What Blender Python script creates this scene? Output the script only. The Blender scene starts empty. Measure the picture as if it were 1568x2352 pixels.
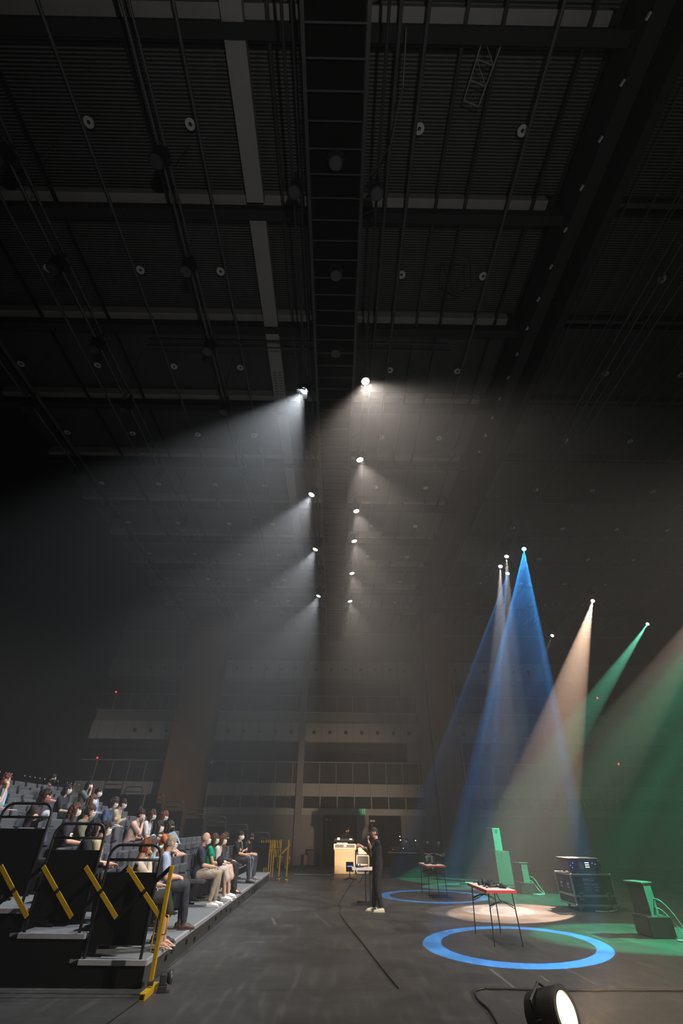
import bpy, bmesh, math, random
from mathutils import Vector, Matrix, noise
S = bpy.context.scene
C = S.collection
V = Vector
PI = math.pi
rnd = random.Random(7)

# ------------------------------------------------------------------ camera
CAM_F, CAM_P, CAM_Y, CAM_R, CAM_H = 1003.4, 0.6223, 0.0067, 0.011117, 1.65   # focal length in px of a 1568 px wide frame
_f = V((math.sin(CAM_Y)*math.cos(CAM_P), math.cos(CAM_Y)*math.cos(CAM_P), math.sin(CAM_P)))
_r = V((math.cos(CAM_Y), -math.sin(CAM_Y), 0)); _u = _r.cross(_f)
RX = _r*math.cos(CAM_R) + _u*math.sin(CAM_R); UX = -_r*math.sin(CAM_R) + _u*math.cos(CAM_R)
cam = bpy.data.cameras.new('camera'); cam.sensor_fit = 'HORIZONTAL'; cam.sensor_width = 24
cam.lens = CAM_F/1568*24; cam.clip_end = 200
co = bpy.data.objects.new('camera', cam); C.objects.link(co)
M = Matrix((RX, UX, -_f)).transposed().to_4x4(); M.translation = (0, 0, CAM_H)
co.matrix_world = M; S.camera = co
def ray(x, y): return _f + RX*((x-784)/CAM_F) - UX*((y-1176)/CAM_F)
def fl(x, y, z=0.0):                       # surveyed point on the level z
    d = ray(x, y); return V((0, 0, CAM_H)) + d*((z-CAM_H)/d.z)
def atX(x, y, X):
    d = ray(x, y); return V((0, 0, CAM_H)) + d*(X/d.x)

# ------------------------------------------------------------------ light and exposure
S.view_settings.view_transform = 'Standard'; S.view_settings.look = 'None'
S.view_settings.gamma = 1.0; S.view_settings.use_curve_mapping = False
S.view_settings.exposure = 0.0
cy = S.cycles
cy.use_denoising = True; cy.denoising_input_passes = 'RGB_ALBEDO_NORMAL'; cy.max_bounces = 2; cy.diffuse_bounces = 2; cy.glossy_bounces = 1; cy.volume_bounces = 0
cy.use_light_tree = True; cy.adaptive_threshold = 0.02; cy.sample_clamp_indirect = 4.0; cy.caustics_reflective = False; cy.caustics_refractive = False
w = bpy.data.worlds.new('world'); S.world = w; w.use_nodes = True
w.node_tree.nodes['Background'].inputs[0].default_value = (0, 0, 0, 1)
HAZE_DENSITY = 0.011
HAZE_G = 0.6

HOUSE_W = 3700        # the row of lamps over the stand
STAGE_W = 1350        # the row of lamps over the floor
CEIL_FILL_W = 750  # added uplight that fills the ceiling
FRONT_FILL_W = 15000  # added front fill for the stand and the floor
WHITE_COOL = (0.87, 0.93, 1.0); WHITE_WARM = (1.0, 0.88, 0.78)
BLUE = (0.03, 0.36, 1.0); GREEN = (0.06, 1.0, 0.48); PEACH = (1.0, 0.66, 0.46); PALE = (1.0, 0.93, 0.9)

def spot(name, loc, tgt, deg, blend, watt, col, ring=None, rad=0.04, parent=None, floor_level=0.0):
    l = bpy.data.lights.new(name, 'SPOT'); l.energy = watt; l.color = col
    l.spot_size = math.radians(deg); l.spot_blend = blend; l.shadow_soft_size = rad
    o = bpy.data.objects.new(name, l); C.objects.link(o); o.location = loc
    o.rotation_euler = (V(tgt)-V(loc)).to_track_quat('-Z', 'Y').to_euler()
    if ring:                                # a ring gobo: the projector sends light only between two cone angles
        l.use_nodes = True; t = l.node_tree; e = t.nodes['Emission']
        g = t.nodes.new('ShaderNodeTexCoord'); sx = t.nodes.new('ShaderNodeSeparateXYZ')
        t.links.new(g.outputs['Normal'], sx.inputs[0])
        m = t.nodes.new('ShaderNodeMath'); m.operation = 'ABSOLUTE'; t.links.new(sx.outputs[2], m.inputs[0])
        q = t.nodes.new('ShaderNodeMath'); q.operation = 'LESS_THAN'
        q.inputs[1].default_value = math.cos(math.radians(ring)); t.links.new(m.outputs[0], q.inputs[0])
        a = t.nodes.new('ShaderNodeMath'); a.operation = 'MULTIPLY_ADD'; a.inputs[1].default_value = 1-floor_level
        a.inputs[2].default_value = floor_level; t.links.new(q.outputs[0], a.inputs[0])
        t.links.new(a.outputs[0], e.inputs['Strength'])
    if parent: 
        o.parent = parent; o.matrix_parent_inverse = parent.matrix_world.inverted() if False else Matrix.Identity(4)
    return o

# ------------------------------------------------------------------ materials
def _nt(m): return m.node_tree
def mat(name, col, rough=0.6, metal=0.0, var=0.0, scale=8.0, bump=0.0, bscale=60.0, emit=None, es=0.0, spec=0.5):
    m = bpy.data.materials.new(name); m.use_nodes = True; n = m.node_tree; b = n.nodes['Principled BSDF']
    b.inputs['Base Color'].default_value = (*col, 1); b.inputs['Roughness'].default_value = rough
    b.inputs['Metallic'].default_value = metal; b.inputs['Specular IOR Level'].default_value = spec
    tc = n.nodes.new('ShaderNodeTexCoord')
    nz = n.nodes.new('ShaderNodeTexNoise'); nz.inputs['Scale'].default_value = scale; nz.inputs['Detail'].default_value = 4
    n.links.new(tc.outputs['Object'], nz.inputs['Vector'])
    mx = n.nodes.new('ShaderNodeMix'); mx.data_type = 'RGBA'
    mx.inputs[6].default_value = (*[c*(1-var) for c in col], 1); mx.inputs[7].default_value = (*[min(1, c*(1+var)) for c in col], 1)
    n.links.new(nz.outputs['Fac'], mx.inputs[0]); n.links.new(mx.outputs[2], b.inputs['Base Color'])
    if bump:
        n2 = n.nodes.new('ShaderNodeTexNoise'); n2.inputs['Scale'].default_value = bscale; n.links.new(tc.outputs['Object'], n2.inputs['Vector'])
        bp = n.nodes.new('ShaderNodeBump'); bp.inputs['Strength'].default_value = bump; bp.inputs['Distance'].default_value = 0.01
        n.links.new(n2.outputs['Fac'], bp.inputs['Height']); n.links.new(bp.outputs[0], b.inputs['Normal'])
    if emit: b.inputs['Emission Color'].default_value = (*emit, 1); b.inputs['Emission Strength'].default_value = es
    return m
def stripes(name, ca, cb, axis, period, duty=0.5, rough=0.7):
    m = mat(name, ca, rough); n = m.node_tree; b = n.nodes['Principled BSDF']
    g = n.nodes.new('ShaderNodeNewGeometry'); s = n.nodes.new('ShaderNodeSeparateXYZ'); n.links.new(g.outputs['Position'], s.inputs[0])
    d = n.nodes.new('ShaderNodeMath'); d.operation = 'DIVIDE'; d.inputs[1].default_value = period; n.links.new(s.outputs[axis], d.inputs[0])
    f = n.nodes.new('ShaderNodeMath'); f.operation = 'FRACT'; n.links.new(d.outputs[0], f.inputs[0])
    q = n.nodes.new('ShaderNodeMath'); q.operation = 'LESS_THAN'; q.inputs[1].default_value = duty; n.links.new(f.outputs[0], q.inputs[0])
    mx = n.nodes.new('ShaderNodeMix'); mx.data_type = 'RGBA'; mx.inputs[6].default_value = (*cb, 1); mx.inputs[7].default_value = (*ca, 1)
    n.links.new(q.outputs[0], mx.inputs[0]); n.links.new(mx.outputs[2], b.inputs['Base Color'])
    return m
_mc = {}
def cloth(col, rough=0.9):
    k = (tuple(round(c, 3) for c in col), rough)
    if k not in _mc: _mc[k] = mat('cloth', col, rough, var=0.22, scale=14, bump=0.25, bscale=220, spec=0.2)
    return _mc[k]
K = dict(
    black=mat('black_metal', (.012, .012, .013), .45, var=.2),
    black_matte=mat('black_paint', (.0035, .0035, .004), .85, var=.25, scale=3, spec=.15),
    rubber=mat('black_rubber', (.012, .012, .012), .6),
    ceil=mat('ceiling_black', (.020, .020, .021), .9, var=.2, scale=1),
    steel=mat("grey_paint", (.30, .295, .285), .7, var=.12, scale=2),
    pipe=mat('grey_pipe', (.085, .09, .095), .5, metal=.3, var=.3, scale=2),
    darksteel=mat('dark_steel', (.05, .05, .055), .45, metal=.4, var=.3),
    chrome=mat('bright_metal', (.6, .6, .6), .3, metal=1),
    alu=mat('aluminium', (.55, .55, .56), .35, metal=.8, var=.1),
    yellow=mat('yellow_enamel', (.48, .29, .008), .38, var=.12, scale=10),
    deck=mat('deck_carpet', (.17, .175, .175), .95, var=.2, scale=40, bump=.4, bscale=300),
    nosing=mat('deck_nosing', (.30, .30, .32), .55, var=.2),
    seat=mat('seat_fabric', (.085, .087, .095), .9, var=.2, scale=30, bump=.4, bscale=260, spec=.2),
    seatdark=mat('seat_shell', (.020, .020, .023), .55),
    wallc=mat('concrete_panel', (.26, .25, .235), .85, var=.10, scale=.8),
    wallband=mat('pale_panel', (.42, .405, .385), .8, var=.10, scale=.8),
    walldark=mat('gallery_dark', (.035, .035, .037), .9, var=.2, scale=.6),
    wood=mat('pillar_wood', (.27, .14, .045), .7, var=.25, scale=1.2),
    ply=mat('plywood', (.45, .34, .22), .6, var=.3, scale=7),
    white=mat('white_paint', (.75, .72, .68), .5, var=.06),
    red=mat('red_edge', (.55, .035, .025), .45, var=.15, scale=20),
    skinL=mat('lens_off', (.06, .065, .07), .15),
    grey=mat('mid_grey', (.22, .225, .225), .6, var=.15),
    spk=mat('speaker_paint', (.115, .12, .115), .55, var=.15, scale=5),
    paper=mat('paper', (.8, .79, .75), .8),
    exitg=mat('exit_green', (.02, .30, .12), .5, emit=(.02, .35, .14), es=.25),
    exitw=mat('exit_white', (.7, .85, .75), .5, emit=(.5, .9, .65), es=.35),
    warmlamp=mat('small_lamp', (.9, .75, .5), .4, emit=(1, .75, .42), es=6),
    redled=mat('red_led', (.6, .02, .02), .4, emit=(1, .02, .04), es=6),
    blueled=mat('blue_led', (.05, .1, .6), .4, emit=(.08, .25, 1), es=2.2),
    whiteled=mat('white_led', (.8, .8, .8), .4, emit=(.9, 1, .95), es=3),
    lens_cool=mat('lit_lens_cool', (.9, .9, .9), .3, emit=(.85, .93, 1), es=22),
    lens_warm=mat('lit_lens_warm', (.9, .9, .9), .3, emit=(1, .95, .88), es=22),
    lens_peach=mat('lit_lens_peach', (.9, .8, .7), .3, emit=(1, .85, .65), es=22),
    lens_blue=mat('lit_lens_blue', (.5, .7, .9), .3, emit=(.25, .7, 1), es=16),
    lens_green=mat('lit_lens_green', (.5, .9, .7), .3, emit=(.35, 1, .75), es=8),
    lens_foot=mat('lit_lens_foot', (.9, .8, .6), .3, emit=(1, .70, .36), es=9),
)

# ------------------------------------------------------------------ object helpers
def tag(o, label=None, cat=None, group=None, kind=None):
    if label: o['label'] = label
    if cat: o['category'] = cat
    if group: o['group'] = group
    if kind: o['kind'] = kind
    return o
def thing(name, label, cat, loc=(0, 0, 0), rz=0.0, group=None):
    o = bpy.data.objects.new(name, None); C.objects.link(o); o.empty_display_size = .2
    o.location = loc; o.rotation_euler = (0, 0, rz); return tag(o, label, cat, group)
class MB:
    def __init__(s): s.bm = bmesh.new()
    def box(s, a, b, rot=None, piv=None):
        a = V(a); b = V(b); c = (a+b)/2; h = (b-a)/2
        vs = []
        for sx in (-1, 1):
            for sy in (-1, 1):
                for sz in (-1, 1):
                    p = V((sx*h.x, sy*h.y, sz*h.z))
                    if rot is not None:
                        p = c+p; pv = V(piv) if piv is not None else c; p = pv + rot @ (p-pv)
                    else: p = c+p
                    vs.append(s.bm.verts.new(p))
        for q in ((0, 1, 3, 2), (4, 6, 7, 5), (0, 4, 5, 1), (2, 3, 7, 6), (0, 2, 6, 4), (1, 5, 7, 3)):
            s.bm.faces.new([vs[i] for i in q])
        return s
    def loft(s, pts, rads, side=(1, 0, 0), seg=12, round_ends=True):
        pts = [V(p) for p in pts]; rads = [(r, r) if not isinstance(r, tuple) else r for r in rads]
        if round_ends:
            t0 = (pts[0]-pts[1]).normalized(); t1 = (pts[-1]-pts[-2]).normalized()
            r0, r1 = rads[0], rads[-1]; m0, m1 = min(r0), min(r1)
            pre = [(pts[0]+t0*m0*.92, (r0[0]*.35, r0[1]*.35)), (pts[0]+t0*m0*.6, (r0[0]*.8, r0[1]*.8))]
            post = [(pts[-1]+t1*m1*.6, (r1[0]*.8, r1[1]*.8)), (pts[-1]+t1*m1*.92, (r1[0]*.35, r1[1]*.35))]
            pts = [p for p, _ in pre]+pts+[p for p, _ in post]; rads = [r for _, r in pre]+rads+[r for _, r in post]
        n = len(pts); rings = []; side = V(side)
        for i in range(n):
            t = (pts[min(i+1, n-1)]-pts[max(i-1, 0)]).normalized()
            sd = side - t*side.dot(t)
            if sd.length < .05: sd = V((0, 1, 0)) - t*t.y
            if sd.length < .05: sd = V((0, 0, 1)) - t*t.z
            sd.normalize(); nn = t.cross(sd)
            a, b = rads[i]
            rings.append([s.bm.verts.new(pts[i]+sd*(a*math.cos(2*PI*k/seg))+nn*(b*math.sin(2*PI*k/seg))) for k in range(seg)])
        for i in range(n-1):
            for k in range(seg):
                s.bm.faces.new((rings[i][k], rings[i][(k+1) % seg], rings[i+1][(k+1) % seg], rings[i+1][k]))
        s.bm.faces.new(list(reversed(rings[0]))); s.bm.faces.new(rings[-1])
        return s
    def tube(s, pts, r, seg=8): return s.loft(pts, [r]*len(pts), seg=seg, round_ends=False)
    def cyl(s, p1, p2, r1, r2=None, seg=20): return s.loft([p1, p2], [r1, r1 if r2 is None else r2], seg=seg, round_ends=False)
    def ball(s, c, r, seg=12, rings=8, fn=None, rot=None):
        c = V(c); r = V((r, r, r)) if isinstance(r, (int, float)) else V(r)
        grid = []
        for j in range(1, rings):
            th = PI*j/rings
            row = []
            for i in range(seg):
                ph = 2*PI*i/seg; d = V((math.sin(th)*math.cos(ph), math.sin(th)*math.sin(ph), math.cos(th)))
                p = fn(d) if fn else V((d.x*r.x, d.y*r.y, d.z*r.z))
                if rot is not None: p = rot @ p
                row.append(s.bm.verts.new(c+p))
            grid.append(row)
        def pole(z):
            d = V((0, 0, z)); p = fn(d) if fn else V((0, 0, z*r.z))
            if rot is not None: p = rot @ p
            return s.bm.verts.new(c+p)
        a, b = pole(1), pole(-1)
        for i in range(seg): 
            s.bm.faces.new((a, grid[0][i], grid[0][(i+1) % seg])); s.bm.faces.new((b, grid[-1][(i+1) % seg], grid[-1][i]))
        for j in range(rings-2):
            for i in range(seg): s.bm.faces.new((grid[j][i], grid[j+1][i], grid[j+1][(i+1) % seg], grid[j][(i+1) % seg]))
        return s
    def build(s, name, m, parent=None, bevel=0.0, smooth=False, remesh=0.0, sm=0, disp=0.0, dscale=9.0, loc=None):
        me = bpy.data.meshes.new(name); bmesh.ops.recalc_face_normals(s.bm, faces=s.bm.faces); s.bm.to_mesh(me); s.bm.free()
        o = bpy.data.objects.new(name, me); C.objects.link(o)
        if remesh or bevel:
            if remesh:
                q = o.modifiers.new('r', 'REMESH'); q.mode = 'VOXEL'; q.voxel_size = remesh; q.use_smooth_shade = True
                if sm: q = o.modifiers.new('s', 'SMOOTH'); q.factor = .5; q.iterations = sm
            else:
                q = o.modifiers.new('b', 'BEVEL'); q.width = bevel; q.segments = 2; q.limit_method = 'ANGLE'
            dg = bpy.context.evaluated_depsgraph_get()
            m2 = bpy.data.meshes.new_from_object(o.evaluated_get(dg)); o.modifiers.clear(); o.data = m2; bpy.data.meshes.remove(me); me = m2; me.name = name
        if disp:
            me.calc_loop_triangles() if False else None
            nr = [v.normal.copy() for v in me.vertices]
            for v, nn in zip(me.vertices, nr): v.co += nn*(disp*noise.noise(V((v.co.x*dscale*1.6, v.co.y*dscale, v.co.z*dscale*.8))))
        me.materials.clear(); me.materials.append(m)
        if smooth or remesh:
            for p in me.polygons: p.use_smooth = True
        if parent: o.parent = parent
        if loc is not None: o.location = loc
        return o
_o1 = 'first second third fourth fifth sixth seventh eighth ninth tenth eleventh twelfth thirteenth fourteenth fifteenth sixteenth seventeenth eighteenth nineteenth'.split()
def ORD(n):
    if n <= 19: return _o1[n-1]
    t, r = divmod(n, 10); return {2: 'twentieth', 3: 'thirtieth'}[t] if r == 0 else {2: 'twenty-', 3: 'thirty-'}[t]+_o1[r-1]
def RZ(a): return Matrix.Rotation(a, 3, 'Z')
def RX3(a): return Matrix.Rotation(a, 3, 'X')
def RY3(a): return Matrix.Rotation(a, 3, 'Y')
def struct(name, mb, m, bevel=0.0): return tag(mb.build(name, m, bevel=bevel), kind='structure')
def sbox(name, a, b, m): return struct(name, MB().box(a, b), m)
def copy_tree(root, loc=None, rz=None, label=None, group=None):
    r = root.copy(); C.objects.link(r)
    if loc is not None: r.location = loc
    if rz is not None: r.rotation_euler = (0, 0, rz)
    if label: r['label'] = label
    if group: r['group'] = group
    def rec(a, b):
        for ch in KIDS.get(a.name, list(a.children)):
            c = ch.copy(); C.objects.link(c); c.parent = b; rec(ch, c)
    rec(root, r)
    return r
KIDS = {}
def lettering(text, size, m, parent, loc, rot, name='lettering', align='CENTER', bold=.0):
    cu = bpy.data.curves.new(name, 'FONT'); cu.body = text; cu.size = size; cu.align_x = align; cu.extrude = .0015; cu.offset = bold
    t = bpy.data.objects.new(name, cu); C.objects.link(t)
    dg = bpy.context.evaluated_depsgraph_get(); me = bpy.data.meshes.new_from_object(t.evaluated_get(dg))
    bpy.data.objects.remove(t); o = bpy.data.objects.new(name, me); C.objects.link(o); me.materials.clear(); me.materials.append(m)
    o.parent = parent; o.location = loc; o.rotation_euler = rot
    return o

# ================================================================== the hall
XL, XR, YF, YB, ZC = -14.4, 20.0, -4.0, 28.5, 13.6
def floor_material():
    m = mat('stage_floor', (.037, .036, .0345), .5, var=.30, scale=.9); n = m.node_tree; b = n.nodes['Principled BSDF']; L = n.links
    g = n.nodes.new('ShaderNodeNewGeometry')
    base = b.inputs['Base Color'].links[0].from_socket
    def math_(op, a, bb=None, cc=None):
        q = n.nodes.new('ShaderNodeMath'); q.operation = op
        for i, v in enumerate((a, bb, cc)):
            if v is None: continue
            if isinstance(v, (int, float)): q.inputs[i].default_value = v
            else: L.new(v, q.inputs[i])
        return q.outputs[0]
    s = n.nodes.new('ShaderNodeSeparateXYZ'); L.new(g.outputs['Position'], s.inputs[0]); X, Y = s.outputs[0], s.outputs[1]
    # scuffs: long pale streaks and small flecks
    def noisy(sx, sy, sc, lo, hi, det=5):
        mp = n.nodes.new('ShaderNodeMapping'); mp.inputs['Scale'].default_value = (sx, sy, 1); mp.inputs['Rotation'].default_value = (0, 0, .5)
        L.new(g.outputs['Position'], mp.inputs[0]); z = n.nodes.new('ShaderNodeTexNoise'); z.inputs['Scale'].default_value = sc; z.inputs['Detail'].default_value = det
        L.new(mp.outputs[0], z.inputs['Vector']); r = n.nodes.new('ShaderNodeMapRange'); r.inputs['From Min'].default_value = lo; r.inputs['From Max'].default_value = hi
        L.new(z.outputs['Fac'], r.inputs[0]); return r.outputs[0]
    f1 = noisy(6, .7, 1.6, .54, .74); f2 = noisy(.6, 5, 2.2, .56, .76); f3 = noisy(3, 3, 9, .64, .72, 3)
    sc = math_('MINIMUM', math_('ADD', math_('ADD', math_('MULTIPLY', f1, .35), math_('MULTIPLY', f2, .30)), math_('MULTIPLY', f3, .5)), 1.0)
    def seg(p, q, wd):                      # mask of a straight mark from p to q
        (x1, y1), (x2, y2) = p, q; ln = math.hypot(x2-x1, y2-y1); ux, uy = (x2-x1)/ln, (y2-y1)/ln
        t = math_('ADD', math_('MULTIPLY', X, ux), math_('MULTIPLY_ADD', Y, uy, -(x1*ux+y1*uy)))
        d = math_('ABSOLUTE', math_('ADD', math_('MULTIPLY', X, -uy), math_('MULTIPLY_ADD', Y, ux, (x1*uy-y1*ux))))
        return math_('MULTIPLY', math_('MULTIPLY', math_('GREATER_THAN', t, 0), math_('LESS_THAN', t, ln)), math_('LESS_THAN', d, wd))
    def px(*a): return [(fl(a[i], a[i+1]).x, fl(a[i], a[i+1]).y) for i in (0, 2)]
    pale = None
    for a, wd in [((862, 2082, 1240, 2084), .012), ((1125, 2225, 1185, 2272), .02), ((1240, 2240, 1260, 2255), .015), ((1142, 2318-46, 1168, 2275), .03), ((1297, 2223, 1370, 2262), .012),
                  ((1418, 2255, 1450, 2268), .008), ((1345, 2141, 1415, 2141), .012), ((1345, 2141, 1395, 2163), .01), ((1395, 2163, 1478, 2163), .012), ((1415, 2141, 1455, 2163), .006),
                  ((625, 2108, 632, 2124), .025), ((628, 2127, 672, 2127), .014), ((540, 2150, 700, 2152), .010), ((668, 2090, 690, 2090), .02), ((1050, 2210, 1080, 2209), .01), ((1080, 2209, 1085, 2217), .01), ((560, 2163, 610, 2164), .012),
                  ((1460, 2268, 1568, 2271), .01), ((0, 2272, 330, 2272), .006), ((720, 2095, 760, 2130), .008)]:
        q = seg(*px(*a), wd); pale = q if pale is None else math_('MAXIMUM', pale, q)
    dark = None
    for a, wd in [((0, 2292, 322, 2292), .012), ((322, 2296, 246, 2352), .012), ((620, 2032, 350, 2252), .006), ((1205, 2052, 1490, 2145), .011), ((1195, 2098, 1568, 2266), .009), ((350, 2273, 1090, 2276), .005), ((560, 2092, 760, 2092), .004), ((640, 2050, 780, 2050), .004)]:
        q = seg(*px(*a), wd); dark = q if dark is None else math_('MAXIMUM', dark, q)
    def mixc(fac, a, col):
        x = n.nodes.new('ShaderNodeMix'); x.data_type = 'RGBA'; L.new(fac, x.inputs[0]); L.new(a, x.inputs[6]); x.inputs[7].default_value = (*col, 1); return x.outputs[2]
    c = mixc(math_('MULTIPLY', sc, .85), base, (.125, .12, .112))
    # a large lighter dance mat beyond the seam
    c = mixc(math_('MULTIPLY', pale, .45), c, (.20, .195, .18)); c = mixc(dark, c, (.006, .006, .006))
    L.new(c, b.inputs['Base Color'])
    rr = n.nodes.new('ShaderNodeMapRange'); rr.inputs['To Min'].default_value = .36; rr.inputs['To Max'].default_value = .62; L.new(noisy(1, 1, 1.3, .3, .7), rr.inputs[0]); L.new(rr.outputs[0], b.inputs['Roughness'])
    return m
sbox('floor', (XL, YF, -.2), (XR, YB+1.2, 0), floor_material())
sbox('ceiling', (XL, YF, ZC), (XR, YB+1.2, ZC+.2), K['ceil'])
sbox('wall_left', (XL-.2, YF, 0), (XL, YB+1.2, ZC), K['ceil'])
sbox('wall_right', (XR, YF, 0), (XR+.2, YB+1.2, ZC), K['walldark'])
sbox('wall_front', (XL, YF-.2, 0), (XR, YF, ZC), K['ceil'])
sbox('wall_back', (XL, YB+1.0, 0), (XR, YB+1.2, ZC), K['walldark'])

# --- back wall: stacked galleries between wooden pillars
BAYS = [(XL, -9.45), (-7.05, -2.12), (-1.78, 5.42), (7.05, XR)]
DOORS = [(-.60, 1.20), (1.84, 3.55)]
mb = MB()
for i, (a, b) in enumerate(BAYS):
    if i == 2:
        xs = [a]+[v for d in DOORS for v in d]+[b]
        for k in range(0, len(xs), 2): mb.box((xs[k], YB, 0), (xs[k+1], YB+1, 2.10))
        for d in DOORS: mb.box((d[0], YB+.75, 0), (d[1], YB+1, 2.10))
    else: mb.box((a, YB, 0), (b, YB+1, 2.10))
struct('wall_back_ground_storey', mb, K['wallc'])
def band(n, z0, z1, m, dy=0.0, bays=BAYS):
    q = MB()
    for a, b in bays: q.box((a, YB+dy, z0), (b, YB+1, z1))
    return struct('trim_%d' % n, q, m)
band(1, 2.10, 2.37, K['wallband']); band(2, 2.95, 3.53, K['wallband'])
band(3, 5.63, 6.60, K['wallband']); band(4, 6.60, 7.13, K['wallc'], .12); band(5, 7.13, 7.20, K['wallband'], -.05)
band(6, 9.16, 10.24, K['wallband']); band(7, 10.24, ZC, K['wallc'], .25)
band(8, 12.1, 12.16, K['wallband'], .2)
q = MB()
for x in range(-14, 20):                    # panel joints as narrow battens proud of the panels
    for z0, z1 in ((2.95, 3.53), (9.16, 10.24), (5.63, 6.6)):
        xx = -1.78+(x+.0)*.935
        if any(a+.1 < xx < b-.1 for a, b in BAYS): q.box((xx-.008, YB-.004, z0), (xx+.008, YB+.02, z1))
struct('trim_9', q, K['walldark'])
q = MB()
for x in [a+i*.935 for a, b in BAYS for i in range(1, int((b-a)/.935)+1)]:
    if not any(d0-.1 < x < d1+.1 for d0, d1 in DOORS): q.box((x-.006, YB-.003, 0), (x+.006, YB+.02, 2.1))
struct('trim_10', q, K['walldark'])
for n, (a, b) in enumerate([(-2.12, -1.78)]):
    sbox('wall_pier', (a, YB-.18, 0), (b, YB+1, ZC), K['wallc'])
for i, (a, b, top) in enumerate([(-9.40, -7.20, 12.2), (5.62, 7.00, 13.3)]):
    sbox('pillar', (a, YB-.75, 0), (b, YB+1, top), K['wood'])
    sbox('pillar_cap', (a-.1, YB-.8, top), (b+.1, YB+1, ZC), K['walldark'])
    if i: sbox('pillar_flank', (4.88, YB-.25, 0), (5.50, YB+1, 13.3), K['wallc'])
for x, r in ((5.56, .045), (7.08, .055)):
    struct('trim_1%d' % (1 if x < 6 else 2), MB().cyl((x, YB-.85, 0), (x, YB-.85, 11.2), r, seg=10), K['steel'])
# louvre panels over the doors
n = 0; lc = 0; lastb = -1
proto = None
for bi, (a, b) in enumerate(BAYS):
    x = a+.02
    if bi == 0: x = b-.935*4
    while x+.9 < b+.05 and n < 27:
        if proto is None:
            proto = thing('louvre_panel', '', 'vent', (x, YB, 2.37)); fr = MB()
            for p0, p1 in (((0, 0, 0), (.045, .3, .58)), ((.045, 0, 0), (.935, .3, .02)), ((.045, 0, .56), (.935, .3, .58))): fr.box(p0, p1)
            fr.build('frame', K['wallband'], proto); sl = MB()
            for k in range(8): sl.box((.045, .03, .04+k*.066), (.935, .10, .07+k*.066), rot=RX3(-.5))
            sl.build('slat', K['walldark'], proto); proto.children[-1]['label'] = 'dark louvre slats'
            o = proto
        else: o = copy_tree(proto, (x, YB, 2.37))
        side = ['left of the left wooden pillar', 'between the left wooden pillar and the narrow pier', 'above the two black doors', 'right of the right wooden pillar'][bi]
        lc = lc+1 if lastb == bi else 1; lastb = bi
        o['label'] = 'grey louvre panel, %s from left, %s' % (ORD(lc), side); o['group'] = 'louvre panels '+side
        n += 1; x += .935
# gallery railings
def railing(a, b, z0, z1, label, grp):
    t = thing('gallery_railing', label, 'railing', ((a+b)/2, YB+.06, z0)); w2 = (b-a)/2
    MB().box((-w2, -.02, z1-z0-.05), (w2, .03, z1-z0)).build('top_rail', K['steel'], t)
    k = -w2+.9
    pm = None
    while k < w2-.1:
        if pm is None: pm = MB().box((-.02, -.012, 0), (.02, .022, z1-z0-.05)).build('post', K['steel'], t, loc=(k, 0, 0))
        else: c = pm.copy(); C.objects.link(c); c.parent = t; c.location = (k, 0, 0)
        k += .935
    MB().box((-w2, .05, .02), (w2, .055, z1-z0-.06)).build('mesh_panel', K['walldark'], t)
for (a, b), w in zip(BAYS, ('left of the left wooden pillar', 'between left pillar and pier', 'between pier and right pillar', 'right of the right wooden pillar')):
    railing(a, b, 3.53, 4.59, 'lower gallery railing with thin grey posts '+w, None)
    railing(a, b, 7.20, 8.15, 'upper gallery railing with thin grey posts '+w, None)
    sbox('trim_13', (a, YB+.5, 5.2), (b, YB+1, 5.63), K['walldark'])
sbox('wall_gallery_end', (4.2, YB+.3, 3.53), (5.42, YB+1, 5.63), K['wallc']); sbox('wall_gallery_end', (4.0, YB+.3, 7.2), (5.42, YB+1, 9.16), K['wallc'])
# round air nozzles
nz = MB().cyl((0, 0, 0), (0, -.05, 0), .11, .085).cyl((0, -.02, 0), (0, -.06, 0), .07, .06, seg=14).build('air_nozzle', K['black_matte'], smooth=False)
tag(nz, 'round dark air nozzle', 'air nozzle'); first = True
for z, wz in ((6.10, 'lower'), (9.72, 'upper')):
    for bi, w in ((1, 'between the left wooden pillar and the pier'), (2, 'between the pier and the right wooden pillar'), (3, 'right of the right wooden pillar'), (0, 'left of the left wooden pillar')):
        a, b = BAYS[bi]; cnt = {1: 5, 2: 7, 3: 6, 0: 3}[bi]
        for k in range(cnt):
            o = nz if first else nz.copy()
            if not first: C.objects.link(o)
            first = False
            x = (a+.50+k*.935) if bi != 0 else b-.5-k*.935
            if bi == 1: x = b-.5-k*.935
            o.location = (x, YB, z)
            o['label'] = 'dark nozzle, %s on %s band, %s' % (ORD(k+1), wz, w); o['group'] = 'air nozzles on the %s band %s' % (wz, w)
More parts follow.
